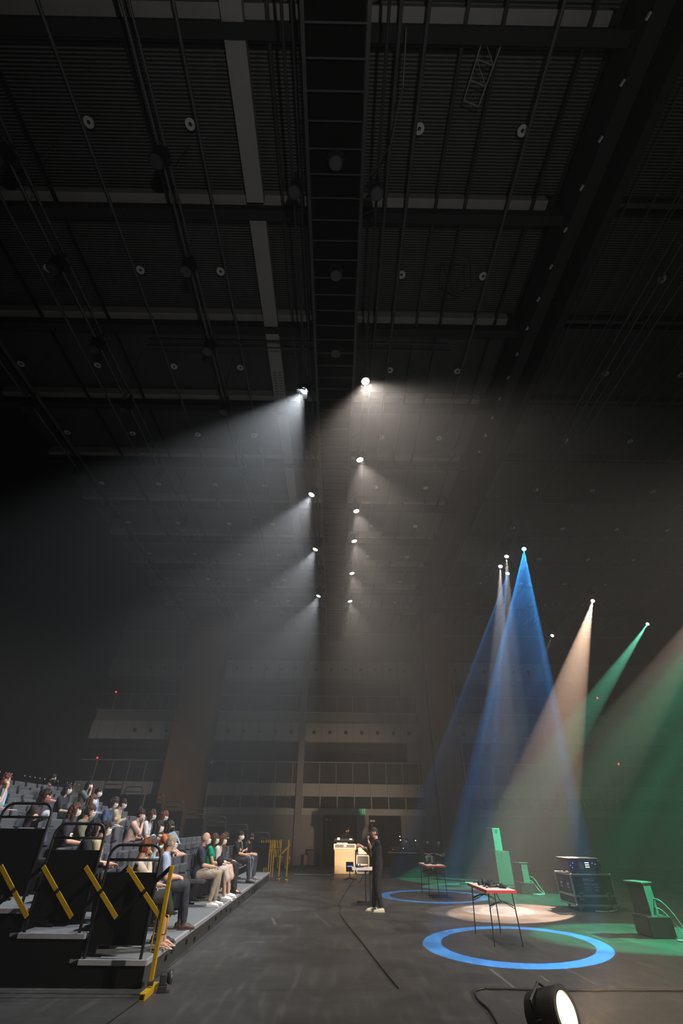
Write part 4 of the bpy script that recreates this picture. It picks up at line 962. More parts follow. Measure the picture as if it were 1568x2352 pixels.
folding_table(2.93, 16.75, .03, .55, 1.22, 'far white-topped folding table with red edge inside the farther blue ring')
def camcorder(loc, rz, label):
    t = thing('controller', label, 'controller', loc, rz)
    MB().box((-.07, -.05, 0), (.07, .05, .045)).build('body', K['rubber'], t, bevel=.012); MB().ball((-.045, 0, .055), .018).ball((.045, 0, .055), .018).build('thumb_stick', K['rubber'], t)
    MB().loft([(.06, -.04, .02), (.11, -.08, .012)], [.016, .012]).loft([(-.06, -.04, .02), (-.11, -.08, .012)], [.016, .012]).build('grip', K['rubber'], t)
def headset(loc, rz, label):
    t = thing('headset', label, 'headset', loc, rz)
    pts = [(-.08*math.cos(i*PI/10), 0, .02+.085*math.sin(i*PI/10)) for i in range(11)]
    MB().loft(pts, [(.012, .006)]*11, side=(0, 1, 0), seg=8).build('band', K['rubber'], t, smooth=True)
    for s in (-1, 1): MB().cyl((s*.085, 0, .032), (s*.06, 0, .032), .032).build('ear_cup', K['rubber'], t, smooth=True)
TZ = .7355
headset((2.86, 11.05, TZ), .8, 'black headset standing on the far side of the near folding table')
for i, (x, y, r_, w) in enumerate([(2.98, 10.72, .3, 'largest black gadget in the middle of the near folding table'), (3.12, 10.60, 1.2, 'black gadget near the right front corner of the near folding table'), (2.98, 10.95, 2.0, 'black gadget behind the middle one on the near folding table'), (3.08, 11.20, .5, 'black gadget at the far right of the near folding table')]): camcorder((x, y, TZ), r_, w)
for i, (x, y, r_, w) in enumerate([(2.78, 16.7, .4, 'black gadget left on the far folding table'), (2.95, 16.55, 1.4, 'black gadget in the middle of the far folding table'), (3.08, 16.95, .2, 'black gadget right rear on the far folding table'), (2.84, 17.0, 2.2, 'black gadget left rear on the far folding table')]): camcorder((x, y, TZ), r_, w)
for (x, y, r_, w) in ((3.07, 10.83, 1.1, 'short black torch-like tube lying right of the headset on the near table'), (3.12, 16.6, .3, 'short black tube on the right of the far folding table')):
    t = thing('torch', w, 'torch', (x, y, TZ+.022), r_); MB().loft([(-.09, 0, 0), (.03, 0, 0)], [.014, .014], seg=12).build('barrel', K['rubber'], t, smooth=True); MB().cyl((.03, 0, 0), (.085, 0, 0), .017, .022).build('torch_head', K['darksteel'], t)
tag(MB().tube([(2.8, 10.5, TZ+.006), (2.87, 10.62, TZ+.006), (2.82, 10.80, TZ+.006), (2.94, 10.92, TZ+.006), (2.85, 11.1, TZ+.006), (3.05, 11.3, TZ+.006)], .005, seg=6).build('thin_cable', K['rubber']), 'thin black cable lying across the near folding table', 'cable')

# presenter's small table with T-shaped foot
t = thing('laptop_table', 'small white-topped table on two black posts behind the standing man', 'table', (.88, 15.0, 0))
MB().box((-.40, -.28, .70), (.34, .28, .74)).build('table_top', K['white'], t, bevel=.005)
for x in (-.04, .08):
    MB().box((x-.018, -.02, .03), (x+.018, .02, .70)).build('post', K['black'], t)
MB().box((-.26, -.03, 0), (.28, .03, .035)).build('foot_bar', K['black'], t); MB().box((-.26, .30, 0), (.28, .36, .035)).box((-.03, 0, 0), (.03, .34, .03)).build('foot_bar', K['black'], t)
t = thing('clipboard', 'pink and white papers on the small table behind the standing man', 'papers', (.88, 14.95, .741), .2); MB().box((-.15, -.1, 0), (.12, .1, .008)).build('sheet', cloth((.75, .35, .33)), t); MB().box((.02, -.08, .008), (.2, .1, .013)).build('top_sheet', K['paper'], t)
camcorder((.66, 15.0, .741), .5, 'small black gadget left on the table behind the standing man')
t = thing('water_bottle', 'blue water bottle on the table behind the standing man', 'bottle', (1.13, 15.12, .741)); MB().cyl((0, 0, 0), (0, 0, .14), .032).loft([(0, 0, .14), (0, 0, .18)], [.032, .013], round_ends=False).build('bottle_body', mat('blue_plastic', (.03, .08, .5), .3), t, smooth=True); MB().cyl((0, 0, .18), (0, 0, .20), .014).build('cap', K['white'], t)

# ------------------------------------------------------------------ desk with mixing console
dx0, dx1, dy = .03, .90, 23.75
t = thing('console_desk', 'plywood-fronted desk lit by a warm lamp, black backdrop door behind', 'desk', (dx0, dy, 0)); W_ = dx1-dx0
MB().box((.0, 0, 0), (W_, .04, .83)).build('front_panel', K['ply'], t); MB().box((0, .04, 0), (.03, .7, .83)).box((W_-.03, .04, 0), (W_, .7, .83)).build('side_panel', K['ply'], t)
MB().box((-.05, -.10, .80), (W_+.05, .75, .84)).build('desk_top', K['ply'], t)
t = thing('mixing_console', 'pale edged audio console with small lit lamps on the plywood desk', 'mixing console', (dx0-.02, dy-.08, .84))
MB().box((-.02, 0, 0), (W_+.06, .04, .03)).box((-.02, 0, .14), (W_+.06, .04, .17)).box((-.02, 0, .03), (.03, .04, .14)).box((W_+.01, 0, .03), (W_+.06, .04, .14)).build('case_rim', K['white'], t, bevel=.006)
MB().box((.03, .02, .03), (W_+.01, .5, .14)).build('recess_panel', K['darksteel'], t); MB().box((-.01, .04, .0), (W_+.05, .6, .15)).build('case_body', K['darksteel'], t)
MB().box((.02, .30, .16), (W_-.02, .50, .31), RX3(-.25)).build('meter_bridge', K['darksteel'], t, bevel=.01)
l0 = None
for i in range(9):
    if l0 is None: l0 = MB().ball((0, 0, 0), .016, seg=8, rings=6).build('console_lamp', K['warmlamp'], t, loc=(.13, .02, .185))
    else: c = l0.copy(); C.objects.link(c); c.parent = t; c.location = (.13+i*.05+.02*(i > 4), .02, .185)
MB().box((.40, -.02, .06), (.52, .0, .13)).build('name_plate', K['white'], t); MB().box((.13, .28, .30), (.23, .30, .37)).build('display', K['warmlamp'], t); MB().box((.66, .28, .30), (.78, .30, .35)).build('display', K['paper'], t)
person((.56, 24.75, 0), PI+.25, 'man with black mask behind the console desk, looking down right', s=.97, seated=False, sex='m', lean=.06, head=(.35, .25), hair='short', haircol=BLK, top=(.05, .048, .056), sleeve=.9, mask=(.02, .02, .02), hands=((-.22, .40, 1.12), (.24, .40, 1.12)), vox=.011)
t = thing('desk_lamp', 'thin gooseneck lamp at the left end of the plywood desk', 'lamp', (-.02, dy+.2, .84)); MB().tube([(0, 0, 0), (0, 0, .2), (.03, 0, .3), (.09, 0, .33)], .008).build('gooseneck', K['pipe'], t); MB().cyl((.08, 0, .335), (.12, 0, .31), .02).build('shade', K['pipe'], t)
# rack case with laptop
t = thing('rack_case', 'open white-edged rack case right of the plywood desk', 'rack case', (.96, 23.95, 0)); w_, h_ = .56, .62
MB().box((0, 0, 0), (.04, .5, h_)).box((w_-.04, 0, 0), (w_, .5, h_)).box((0, 0, h_-.04), (w_, .5, h_)).box((0, 0, 0), (w_, .5, .04)).build('case_shell', K['white'], t, bevel=.005)
MB().box((.04, .06, .04), (w_-.04, .48, h_-.04)).build('rack_unit', K['darksteel'], t); MB().box((.08, .04, .12), (w_-.08, .06, .22)).box((.08, .04, .27), (w_-.08, .06, .31)).build('front_plate', K['warmlamp'] if False else K['alu'], t); 
t = thing('laptop', 'silver laptop standing open on the white-edged rack case', 'laptop', (1.24, 24.2, h_)); MB().box((-.19, -.13, 0), (.19, .13, .02)).build('keyboard_base', K['rubber'], t, bevel=.004); MB().box((-.19, -.008, .02), (.19, .008, .27), RX3(.12)).build('screen_lid', K['white'], t, bevel=.004, loc=(0, -.13, 0))
t = thing('blue_tape_roll', 'small blue cone-shaped item beside the laptop', 'tape', (1.0, 24.1, h_)); MB().cyl((0, 0, 0), (0, 0, .09), .045, .02).build('cone', mat('blue_item', (.1, .12, .55), .5), t); MB().cyl((0, 0, 0), (0, 0, .01), .055).build('rim', K['rubber'], t)
# low floor lamp facing the desk: the warm light there comes from it
lp = fl(803, 2022); t = thing('floor_spotlight', 'black spotlight on a low star-shaped stand facing the plywood desk', 'spotlight', (lp.x, lp.y, 0))
for k in range(5): a = k*2*PI/5+.3; MB().loft([(0, 0, .07), (.24*math.cos(a), .24*math.sin(a), .015)], [.014, .012], seg=8).build('stand_foot', K['black'], t)
MB().tube([(0, 0, .05), (0, 0, .24)], .018).build('stem', K['black'], t)
MB().box((-.14, -.10, .25), (.14, .16, .53)).build('lamp_housing', K['black'], t, bevel=.02); MB().box((-.1, -.108, .40), (.1, -.100, .425)).build('blue_strip', K['blueled'], t)
MB().cyl((0, .16, .39), (0, .166, .39), .10).build('lens', K['lens_foot'], t)
spot('floor_spot', (lp.x, lp.y+.19, .39), (lp.x-.02, dy+.9, 1.35), 64, .8, 700, (1, .72, .46), rad=.03)
# black draped desk and its equipment
t = thing('draped_desk', 'long black-draped technical desk behind the standing man', 'desk', (2.95, 22.7, 0), -.10)
MB().box((-.68, -.3, 0), (.62, .35, .74)).build('black_drape', cloth((.018, .018, .022)), t, bevel=.01); MB().box((-.74, -.36, .75), (.68, .42, .79)).build('desk_top', K['darksteel'], t); MB().box((-.70, -.365, .765), (.40, -.358, .785)).build('edge_strip', K['alu'], t)
for i, (x, wd, h2, y, lb) in enumerate([(-.42, .36, .16, 0, 'left low black equipment box on the draped desk'), (.0, .34, .24, .05, 'middle black equipment box on the draped desk'), (.36, .40, .42, .1, 'tall black monitor on the right of the draped desk')]):
    q = thing('equipment_box', lb, 'equipment', (2.95+x, 22.7+y-.04, .79), -.10); MB().box((-wd/2, -.12, 0), (wd/2, .14, h2)).build('casing', K['rubber'], q, bevel=.01); MB().box((-wd/2+.03, -.127, .04), (wd/2-.03, -.12, h2-.03)).build('front_panel', K['darksteel'], q)
    if i < 2: MB().ball((-.1, -.128, h2*.5), .010, seg=8, rings=6).build('indicator', K['redled'] if i == 0 else K['warmlamp'], q)
for x, z, lb in ((2.72, 1.30, 'upper one of two small white lamps above the draped desk'), (2.74, 1.18, 'lower one of two small white lamps above the draped desk'), (3.36, 1.17, 'small white lamp at the right end of the draped desk')):
    q = thing('clip_light', lb, 'lamp', (x, 22.55, .79)); MB().tube([(0, 0, 0), (0, 0, z-.81)], .006).build('stalk', K['black'], q); MB().ball((0, -.01, z-.79), .018, seg=8, rings=6).build('bulb', K['whiteled'], q)
person((3.12, 23.5, 0), PI, 'person with black hair and blue mask half hidden behind the draped desk', s=.93, seated=True, seat_h=.50, sex='m', hair='short', haircol=BLK, top=(.02, .02, .024), mask=(.35, .5, .7), hands='lap', vox=.012, sk='b', head=(-.3, .1))
t = thing('stool', 'black stool under the person behind the draped desk', 'stool', (3.12, 23.5, 0)); MB().cyl((0, 0, .44), (0, 0, .50), .17).build('seat', K['black'], t)
for k in range(4): a = k*PI/2+.4; MB().tube([(.10*math.cos(a), .10*math.sin(a), .44), (.17*math.cos(a), .17*math.sin(a), 0)], .012).build('leg', K['black'], t)
for (x, y, rr, lb, kw) in ((4.22, 24.7, PI-.1, 'seated woman in black T-shirt and pale jeans, right of the draped desk', dict(bcol=(.42, .50, .56), hands='clasp', hair='bob')), (4.66, 24.8, PI+.25, 'person in black leaning beside the woman with pale jeans', dict(bcol=(.02, .02, .02), hands='knees', hair='short', lean=.25))):
    q = thing('stool', 'black stool under the %s' % ('woman with pale jeans' if x < 4.4 else 'person in black at the right'), 'stool', (x, y, 0)); MB().cyl((0, 0, .39), (0, 0, .44), .17).build('seat', K['black'], q)
    for k in range(4): a = k*PI/2+.4; MB().tube([(.10*math.cos(a), .10*math.sin(a), .39), (.17*math.cos(a), .17*math.sin(a), 0)], .012).build('leg', K['black'], q)
    person((x, y, 0), rr, lb, top=(.02, .02, .022), mask=(.72, .72, .75), haircol=BLK, vox=.011, head=(.1, .1), s=.94, **kw)
# luggage by the wall
for x, w_, h_, lb in ((-1.42, .18, .42, 'pale box standing by the wall left of the black doors'), (-1.16, .30, .62, 'dark brown wheeled case by the wall left of the black doors'), (-.80, .22, .46, 'small black wheeled case nearest the left black door')):
    q = thing('travel_case', lb, 'case', (x, 28.0, 0)); mm = {'p': mat('pale_box', (.25, .18, .12), .7), 'd': mat('brown_case', (.05, .03, .028), .6), 's': K['rubber']}['p' if h_ == .42 else ('d' if h_ > .6 else 's')]
    MB().box((-w_/2, -.12, .04), (w_/2, .12, h_)).build('case_body', mm, q, bevel=.015)
    for s in (-1, 1): MB().cyl((s*w_*.35-.01, 0, .03), (s*w_*.35+.01, 0, .03), .03).build('wheel', K['rubber'], q)
    if h_ > .45: MB().tube([(-w_*.3, .05, h_), (-w_*.3, .05, h_+.12), (w_*.3, .05, h_+.12), (w_*.3, .05, h_)], .008).build('handle', K['darksteel'], q)
q = thing('cable_ramp', 'low flat grey cable ramp across the floor in front of the desk', 'cable ramp', (0, 22.9, 0)); MB().box((-1.6, -.16, 0), (-.05, .16, .035)).build('ramp_top', mat('ramp', (.12, .11, .105), .6), q, bevel=.01); MB().box((-1.6, -.02, .035), (-.05, .02, .04)).build('ridge', K['darksteel'], q)

# ------------------------------------------------------------------ loudspeakers on the right
def column_speaker(loc, rz, w_, d_, h_, label, flange=True):
    t = thing('column_speaker', label, 'loudspeaker', loc, rz)
    MB().box((-w_/2, -d_/2, .012), (w_/2, d_/2, h_)).build('cabinet', K['spk'], t, bevel=.006)
    if flange:
        MB().box((-w_/2-.06, -d_/2-.02, h_), (w_/2+.03, d_/2+.02, h_+.02)).build('top_plate', K['spk'], t, bevel=.003); MB().box((-w_/2-.05, -d_/2-.03, 0), (w_/2+.05, d_/2+.03, .012)).build('bottom_plate', K['spk'], t)
    MB().box((-w_/2-.014, -d_/2+.02, .05), (-w_/2, d_/2-.02, h_-.03)).build('grille', K['darksteel'], t)
    return t
def subwoofer(loc, rz, w_, d_, h_, label):
    t = thing('subwoofer', label, 'loudspeaker', loc, rz); MB().box((-w_/2, -d_/2, .01), (w_/2, d_/2, h_)).build('cabinet', mat('sub_paint', (.045, .047, .045), .6) if h_ > .5 else K['darksteel'], t, bevel=.006)
    MB().box((-w_/2-.014, -d_/2+.02, .04), (-w_/2, d_/2-.02, h_-.03)).build('grille', K['darksteel'], t)
    for s in (-1, 1): MB().box((s*w_*.4-.02, -.05, 0), (s*w_*.4+.02, .05, .01)).build('foot', K['rubber'], t)
    return t
s1 = fl(1163, 2034); s1.y += .3; subwoofer((s1.x+.02, s1.y, 0), .05, .52, .55, .94, 'tall dark subwoofer cabinet carrying the highest column speaker')
t = column_speaker((s1.x-.09, s1.y-.02, .942), .22, .30, .42, .68, 'highest column speaker, with a small square port near its top', False)
MB().box((-.05, -.217, .50), (.07, -.208, .64)).build('port_frame', K['spk'], t, bevel=.003); MB().box((-.035, -.220, .53), (.035, -.216, .63)).build('port', K['rubber'], t)
s2 = fl(1214, 2054); subwoofer((s2.x+.02, s2.y+.25, 0), .05, .46, .5, .26, 'low dark subwoofer box under the middle column speaker'); column_speaker((s2.x-.03, s2.y+.22, .262), .38, .24, .36, .47, 'middle column speaker with cable loops, left of the flight case')
s3 = fl(1522, 2157); subwoofer((s3.x+.05, s3.y+.26, 0), .05, .46, .5, .30, 'low dark subwoofer box under the nearest column speaker'); column_speaker((s3.x-.02, s3.y+.26, .302), .42, .22, .36, .48, 'nearest column speaker with flat top plate, right of the flight case')
gc = mat('pale_cable', (.35, .37, .36), .4)
def cable(pts, r, m, label):
    P = [V(p) for p in pts]; out = []
    for i in range(len(P)-1):
        p0, p1, p2, p3 = P[max(i-1, 0)], P[i], P[i+1], P[min(i+2, len(P)-1)]
        for k in range(6):
            u = k/6; out.append(.5*((2*p1)+(-p0+p2)*u+(2*p0-5*p1+4*p2-p3)*u*u+(-p0+3*p1-3*p2+p3)*u**3))
    out.append(P[-1]); return tag(MB().tube(out, r, seg=6).build('cable', m, smooth=True), label, 'cable')
x, y = s2.x+.12, s2.y+.15
cable([(x, y, .40), (x+.14, y-.05, .38), (x+.27, y-.1, .18), (x+.36, y-.15, .012), (x+.15, y-.25, .012), (x-.05, y-.3, .012)], .011, gc, 'upper pale cable looping from the middle column speaker to the floor')
cable([(x, y-.03, .32), (x+.10, y-.05, .28), (x+.22, y-.12, .10), (x+.30, y-.2, .012), (x+.05, y-.32, .012)], .009, gc, 'lower pale cable looping from the middle column speaker to the floor')
x, y = s3.x+.10, s3.y+.14
cable([(x, y, .55), (x+.12, y-.05, .52), (x+.25, y-.1, .36), (x+.36, y-.16, .10), (x+.34, y-.26, .012), (x+.05, y-.34, .012), (x+.5, y-.7, .012), (x+1.4, y-1.1, .012)], .010, gc, 'upper pale cable dropping from the nearest column speaker')
cable([(x, y-.03, .42), (x+.10, y-.05, .38), (x+.23, y-.12, .20), (x+.33, y-.2, .03), (x+.25, y-.30, .012)], .008, gc, 'lower pale cable dropping from the nearest column speaker')
q = thing('floor_light_bar', 'low pale light fitting on the green-lit floor left of the highest speaker', 'light', (4.75, 20.1, 0)); MB().box((-.28, -.06, 0), (.28, .06, .05)).build('bar', K['rubber'], q, bevel=.01); MB().box((-.10, -.05, .05), (.16, .05, .062)).build('diffuser', mat('pale_cyan', (.3, .6, .5), .4), q)

# ------------------------------------------------------------------ flight case and projector
fc = V((6.45, 14.62, 0)); W_, D_, H_ = 1.02, .86, .58; cz = .115
t = thing('flight_case', 'black flight case with metal edges and white lettering, on casters', 'flight case', fc, .03)
MB().box((-W_/2, -D_/2, cz), (W_/2, D_/2, cz+H_)).build('case_panels', mat('case_black', (.018, .019, .022), .45, var=.2), t)
e = MB(); r = .017
for sx in (-1, 1):
    for sy in (-1, 1): e.box((sx*W_/2-r, sy*D_/2-r, cz), (sx*W_/2+r, sy*D_/2+r, cz+H_))
for z in (cz, cz+H_):
    for s in (-1, 1): e.box((-W_/2, s*D_/2-r, z-r), (W_/2, s*D_/2+r, z+r)); e.box((s*W_/2-r, -D_/2, z-r), (s*W_/2+r, D_/2, z+r))
e.build('edge_profile', K['alu'], t, bevel=.003)
MB().box((-W_/2-.004, -D_/2-.004, cz+.155), (W_/2+.004, D_/2+.004, cz+.200)).build('lid_seam', K['alu'], t)
for sx in (-1, 1):
    for sy in (-1, 1):
        for z in (cz, cz+H_): MB().ball((sx*W_/2, sy*D_/2, z), .030, seg=10, rings=8).build('ball_corner', K['alu'], t, smooth=True)
        cs = MB().cyl((sx*.38-.016, sy*.30, .045), (sx*.38+.016, sy*.30, .045), .045).build('caster', mat('caster_grey', (.12, .12, .12), .5), t); MB().box((sx*.38-.028, sy*.30-.035, .05), (sx*.38+.028, sy*.30+.035, cz-.012)).build('fork', K['alu'], cs)
for sx in (-.36, .34):
    c = MB().box((sx-.055, -D_/2-.016, cz+.10), (sx+.055, -D_/2-.004, cz+.24)).build('butterfly_latch', K['alu'], t, bevel=.006); MB().box((sx-.035, -D_/2-.020, cz+.125), (sx+.035, -D_/2-.016, cz+.16)).box((sx-.035, -D_/2-.020, cz+.185), (sx+.035, -D_/2-.016, cz+.22)).build('latch_recess', K['darksteel'], c)
wl = mat('print_white', (.42, .42, .42), .6); F0 = (0, -D_/2-.003, 0)
lettering('BARCO', .085, wl, t, (-.085, -D_/2-.002, cz+.46), (PI/2, 0, 0), bold=.002); lettering('HDX series', .075, wl, t, (-.05, -D_/2-.002, cz+.375), (PI/2, 0, 0))
g = MB()                                      # small handling symbols: bars, arrows, glass
for i, x in enumerate((-.20, -.14, -.08)): g.box((x-.014, -D_/2-.003, cz+.27), (x+.014, -D_/2-.001, cz+.275)).box((x-.003, -D_/2-.003, cz+.275), (x+.003, -D_/2-.001, cz+.31)).box((x-.016+.004*i, -D_/2-.003, cz+.305), (x+.016-.004*i, -D_/2-.001, cz+.318))
g.box((.04, -D_/2-.003, cz+.27), (.075, -D_/2-.001, cz+.30)).box((.085, -D_/2-.003, cz+.285), (.10, -D_/2-.001, cz+.32)).box((.12, -D_/2-.003, cz+.27), (.16, -D_/2-.001, cz+.276)).box((-.24, -D_/2-.003, cz+.335), (-.07, -D_/2-.001, cz+.341)).box((.02, -D_/2-.003, cz+.335), (.15, -D_/2-.001, cz+.345))
g.build('handling_symbols', wl, t)
for y in (-.16, .20):
    g = MB(); X_ = -W_/2-.003
    for i in range(3): g.box((X_, y-.05+i*.035, cz+.36), (X_+.002, y-.03+i*.035, cz+.41)); g.box((X_, y-.05+i*.035, cz+.30), (X_+.002, y-.035+i*.035, cz+.335))
    g.build('side_print', wl, t)
t = thing('projector', 'large projector with lens at its right end, on top of the flight case', 'projector', (6.45, 14.62, cz+H_+.055), .03); pw, pd, ph = .80, .62, .25
MB().box((-pw/2-.05, -pd/2, 0), (pw/2-.06, pd/2, ph)).build('casing', mat('projector_dark', (.05, .052, .06), .4, var=.2), t, bevel=.015); MB().box((-pw/2-.07, -pd/2-.02, ph), (pw/2-.05, pd/2+.02, ph+.02)).build('top_cover', K['spk'], t, bevel=.006)
MB().box((-.18, -pd/2-.006, .05), (-.06, -pd/2, .19)).build('side_panel', K['grey'], t); MB().box((-.03, -pd/2-.006, .05), (.10, -pd/2, .20)).build('control_panel', K['darksteel'], t)
bt = None
for i in range(9):
    if bt is None: bt = MB().box((-.010, -.004, -.010), (.010, .004, .010)).build('button', K['whiteled'], t, loc=(-.005, -pd/2-.007, .175))
    else: c = bt.copy(); C.objects.link(c); c.parent = t; c.location = (-.005+(i % 3)*.038, -pd/2-.007, .175-(i//3)*.042)
for i, (x, z) in enumerate(((-.40, .12), (-.36, .08), (-.33, .17), (.18, .17), (.25, .15))): MB().box((x-.008, -pd/2-.004, z-.012), (x+.008, -pd/2, z+.008)).build('blue_indicator', K['blueled'], t)
MB().cyl((pw/2-.06, 0, .135), (pw/2+.05, 0, .135), .085).cyl((pw/2+.05, 0, .135), (pw/2+.10, 0, .135), .10).build('lens_barrel', K['darksteel'], t, smooth=False); MB().cyl((pw/2+.10, 0, .135), (pw/2+.104, 0, .135), .075).build('lens_glass', K['skinL'], t)
for sx in (-1, 1):
    for sy in (-1, 1): MB().cyl((sx*pw*.40-.03, sy*pd*.4, -.035), (sx*pw*.40-.03, sy*pd*.4, 0), .02).build('foot', K['rubber'], t)
cable([(6.45+.22, 14.62-.32, .86), (6.45+.30, 14.62-.35, .80), (6.45+.33, 14.62-.36, .74), (6.78, 14.62-.47, .50), (6.80, 14.62-.48, .15), (6.72, 14.20, .05), (6.60, 14.3, .012)], .008, K['rubber'], 'thin black cable hanging down the front of the flight case')
cable([(6.35, 14.15, .015), (6.6, 14.05, .02), (6.85, 14.15, .03), (6.95, 14.3, .015), (7.1, 14.6, .015), (7.3, 15.2, .015)], .014, gc, 'coiled pale cable on the floor under the flight case')
MB

# ------------------------------------------------------------------ yellow expanding barriers
def barrier(y, n, x_end, pitch, label, full=True):
    t = thing('expanding_barrier', label, 'barrier', (x_end, y, 0)); zt, zb = 1.17, .67
    mb_ = None
    for i in range(n):
        x = -(i+1)*pitch
        a, b_ = V((x, 0, zt)), V((x+pitch, 0, zb)); m = a.lerp(b_, .5)
        def plank(p, q, w_, th, yy, nm, mt):
            d = (q-p).normalized(); nn = V((-d.z, 0, d.x)); bb = MB(); vs = []
            for yv in (yy-th, yy+th):
                for pp, sg in ((p, -1), (p, 1), (q, 1), (q, -1)): w = pp+nn*w_*sg; vs.append(bb.bm.verts.new((w.x, yv, w.z)))
            for f in ((0, 1, 2, 3), (7, 6, 5, 4), (0, 4, 5, 1), (1, 5, 6, 2), (2, 6, 7, 3), (3, 7, 4, 0)): bb.bm.faces.new([vs[j] for j in f])
            return bb.build(nm, mt, t)
        plank(a, a.lerp(b_, .47), .024, .008, 0, 'slat_yellow', K['yellow']); plank(a.lerp(b_, .53), b_, .024, .008, 0, 'slat_yellow', K['yellow'])
        plank(a.lerp(b_, .47), a.lerp(b_, .53), .022, .008, 0, 'slat_joint', K['black'])
        plank(V((x, .02, zb)), V((x+pitch, .02, zt)), .024, .008, .02, 'slat_black', K['black_matte'])
        MB().cyl((m.x, -.012, m.z), (m.x, .034, m.z), .012, seg=8).build('rivet', K['darksteel'], t)
    return t
def end_post(t, x, lean=0.0, foot=True):
    MB().box((x-.024, -.022, .09), (x+.024, .022, 1.19)).build('end_post', K['yellow'], t, bevel=.003)
    if foot:
        MB().box((x-.035, -.24, 0.0), (x+.035, .24, .062)).build('foot', K['yellow'], t, bevel=.003)
        MB().box((x-.022, -.243, .012), (x+.022, -.2405, .052)).build('foot_end', K['black'], t); MB().cyl((x-.03, 0, .10), (x+.03, 0, .10), .028, seg=14).build('pivot', K['darksteel'], t)
    for sx, z0, z1 in ((1, .52, .70), (-1, .36, .68)):
        MB().tube([(x+sx*.02, 0, z1), (x+sx*.075, 0, z1), (x+sx*.075, 0, z0), (x+sx*.02, 0, z0)], .010, seg=8).build('handle', K['yellow'], t, smooth=True)
t = barrier(7.56, 6, -2.19, .565, 'near yellow and black expanding barrier before the end of the stand'); end_post(t, 0.02)
t = barrier(20.72, 9, -1.98, .085, 'far yellow expanding barrier folded together beyond the stand'); end_post(t, -.02); 
for k in range(5): MB().box((-.28-.08*k, -.03+.012*k, .10), (-.245-.08*k, .0+.012*k, 1.18)).build('folded_slat', K['yellow'], t)
t2 = thing('barrier_post', 'yellow barrier end post standing apart with its slanting arm, far end', 'barrier', (-1.70, 20.5, 0)); end_post(t2, 0); 
MB().box((-.40, -.012, 1.0), (0, .012, 1.05), RY3(-.75), (0, 0, 1.12)).build('slant_arm', K['yellow'], t2); MB().tube([(-.30, 0.02, .95), (.12, .02, .55)], .010).build('black_arm', K['black'], t2)

# ------------------------------------------------------------------ small things on the floor
q = thing('small_floor_lamp', 'small black floor lamp with round reflector beside the near barrier foot', 'lamp', fl(372, 2279), .3)
MB().box((-.055, -.05, 0), (.045, .05, .06)).build('base', K['rubber'], q, bevel=.006); MB().box((-.05, -.045, .06), (.03, .04, .16)).build('lamp_body', K['rubber'], q, bevel=.012); MB().loft([(.03, 0, .125), (.05, 0, .125), (.09, 0, .125)], [.04, .06, .068], seg=18, round_ends=False).build('reflector', K['darksteel'], q, smooth=True)
MB().cyl((.091, 0, .125), (.094, 0, .125), .055).build('glass', K['skinL'], q)
cable([fl(862, 1988, 0)*0+V((1.2, 23.5, .012)), V((.95, 20.5, .012)), fl(815, 2020)+V((0, 0, .012)), fl(782, 2070)+V((0, 0, .012)), fl(782, 2085)+V((0, 0, .012)), fl(784, 2106)+V((0, 0, .012)), fl(830, 2165)+V((0, 0, .012)), fl(880, 2230)+V((0, 0, .012)), fl(915, 2272)+V((0, 0, .012))], .008, K['rubber'], 'thin black cable running over the floor from the desks towards the camera')
cable([fl(1700, 2283)+V((0, 0, .014)), fl(1568, 2278)+V((0, 0, .014)), fl(1350, 2278)+V((0, 0, .014)), fl(1250, 2277)+V((0, 0, .014)), fl(1130, 2274)+V((0, 0, .014)), fl(1098, 2276)+V((0, 0, .014)), fl(1091, 2284)+V((0, 0, .014)), fl(1100, 2302)+V((0, 0, .014)), fl(1125, 2325)+V((0, 0, .014)), fl(1150, 2370)+V((0, 0, .014))], .012, K['rubber'], 'thick black cable across the front of the floor behind the bright lamp')
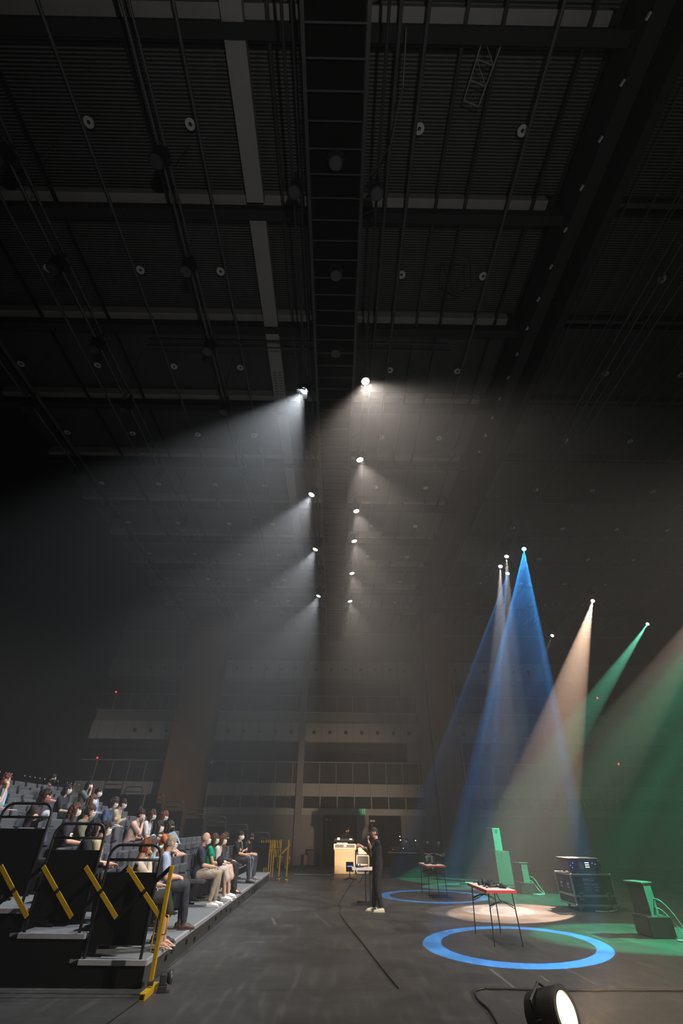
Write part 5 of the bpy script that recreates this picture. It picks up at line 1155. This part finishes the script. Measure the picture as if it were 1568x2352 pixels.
# bright lamp in the foreground
fp = V((2.10, 5.75, .30)); t = thing('floor_lantern', 'large black lantern with glowing warm lens at the lower right', 'lantern', (fp.x, fp.y, 0), 0)
aim = V((.62, -.72, .22)).normalized(); R = aim.to_track_quat('-Z', 'Y').to_matrix(); P = lambda x, y, z: V((0, 0, fp.z))+R @ V((x, y, z))
b = MB().loft([P(0, 0, .36), P(0, 0, .33), P(0, 0, .20), P(0, 0, .02)], [.12, .16, .175, .185], seg=56, round_ends=False)
b.build('housing', K['black'], t, smooth=False)
MB().box(P(0, 0, .0)+V((-.02, -.02, -.30)), P(0, 0, .2)+V((.02, .02, -.10))) .build('stand', K['black'], t)
q = MB()
for k in range(48):
    a0, a1 = 2*PI*k/48, 2*PI*(k+1)/48
    vs = [q.bm.verts.new(P(r_*math.cos(a), r_*math.sin(a), z)) for a in (a0, a1) for r_ in (.145, .187) for z in (.03, -.005)]
    for f in ((0, 2, 6, 4), (1, 5, 7, 3), (0, 4, 5, 1), (2, 3, 7, 6)): q.bm.faces.new([vs[i] for i in f])
q.build('lens_ring', K['darksteel'], t)
MB().loft([P(0, 0, .02), P(0, 0, -.012), P(0, 0, -.022)], [.146, .125, .06], seg=28, round_ends=False).build('lens', K['lens_foot'], t, smooth=True)
MB().tube([P(-.20, 0, .14), P(-.21, 0, .20)+V((0, 0, .02)), P(-.2, .12, .2), P(0, .21, .2), P(.2, .12, .2), P(.21, 0, .2), P(.20, 0, .14)], .012).build('yoke', K['black'], t)
MB().box((-.22, -.10, 0), (.22, .14, .03)).build('base_plate', K['black'], t, bevel=.004)
spot('floor_lantern_beam', fp+aim*.04, fp+aim, 120, .9, 260, (1, .60, .32), rad=.10)

# ------------------------------------------------------------------ the haze that makes the beams visible
hz = MB().box((XL+.02, YF+.02, .004), (XR-.02, YB+.9, ZC-.02)).build('haze', None); tag(hz, 'thin theatrical haze filling the hall', 'haze', kind='stuff')
vm = bpy.data.materials.new('haze'); vm.cycles.volume_sampling = 'EQUIANGULAR'; vm.use_nodes = True; n = vm.node_tree; n.nodes.clear()
o = n.nodes.new('ShaderNodeOutputMaterial'); vs = n.nodes.new('ShaderNodeVolumeScatter')
vs.inputs['Density'].default_value = HAZE_DENSITY; vs.inputs['Anisotropy'].default_value = HAZE_G
vs.inputs['Color'].default_value = (1, 1, 1, 1)
n.links.new(vs.outputs[0], o.inputs['Volume']); hz.data.materials.clear(); hz.data.materials.append(vm)
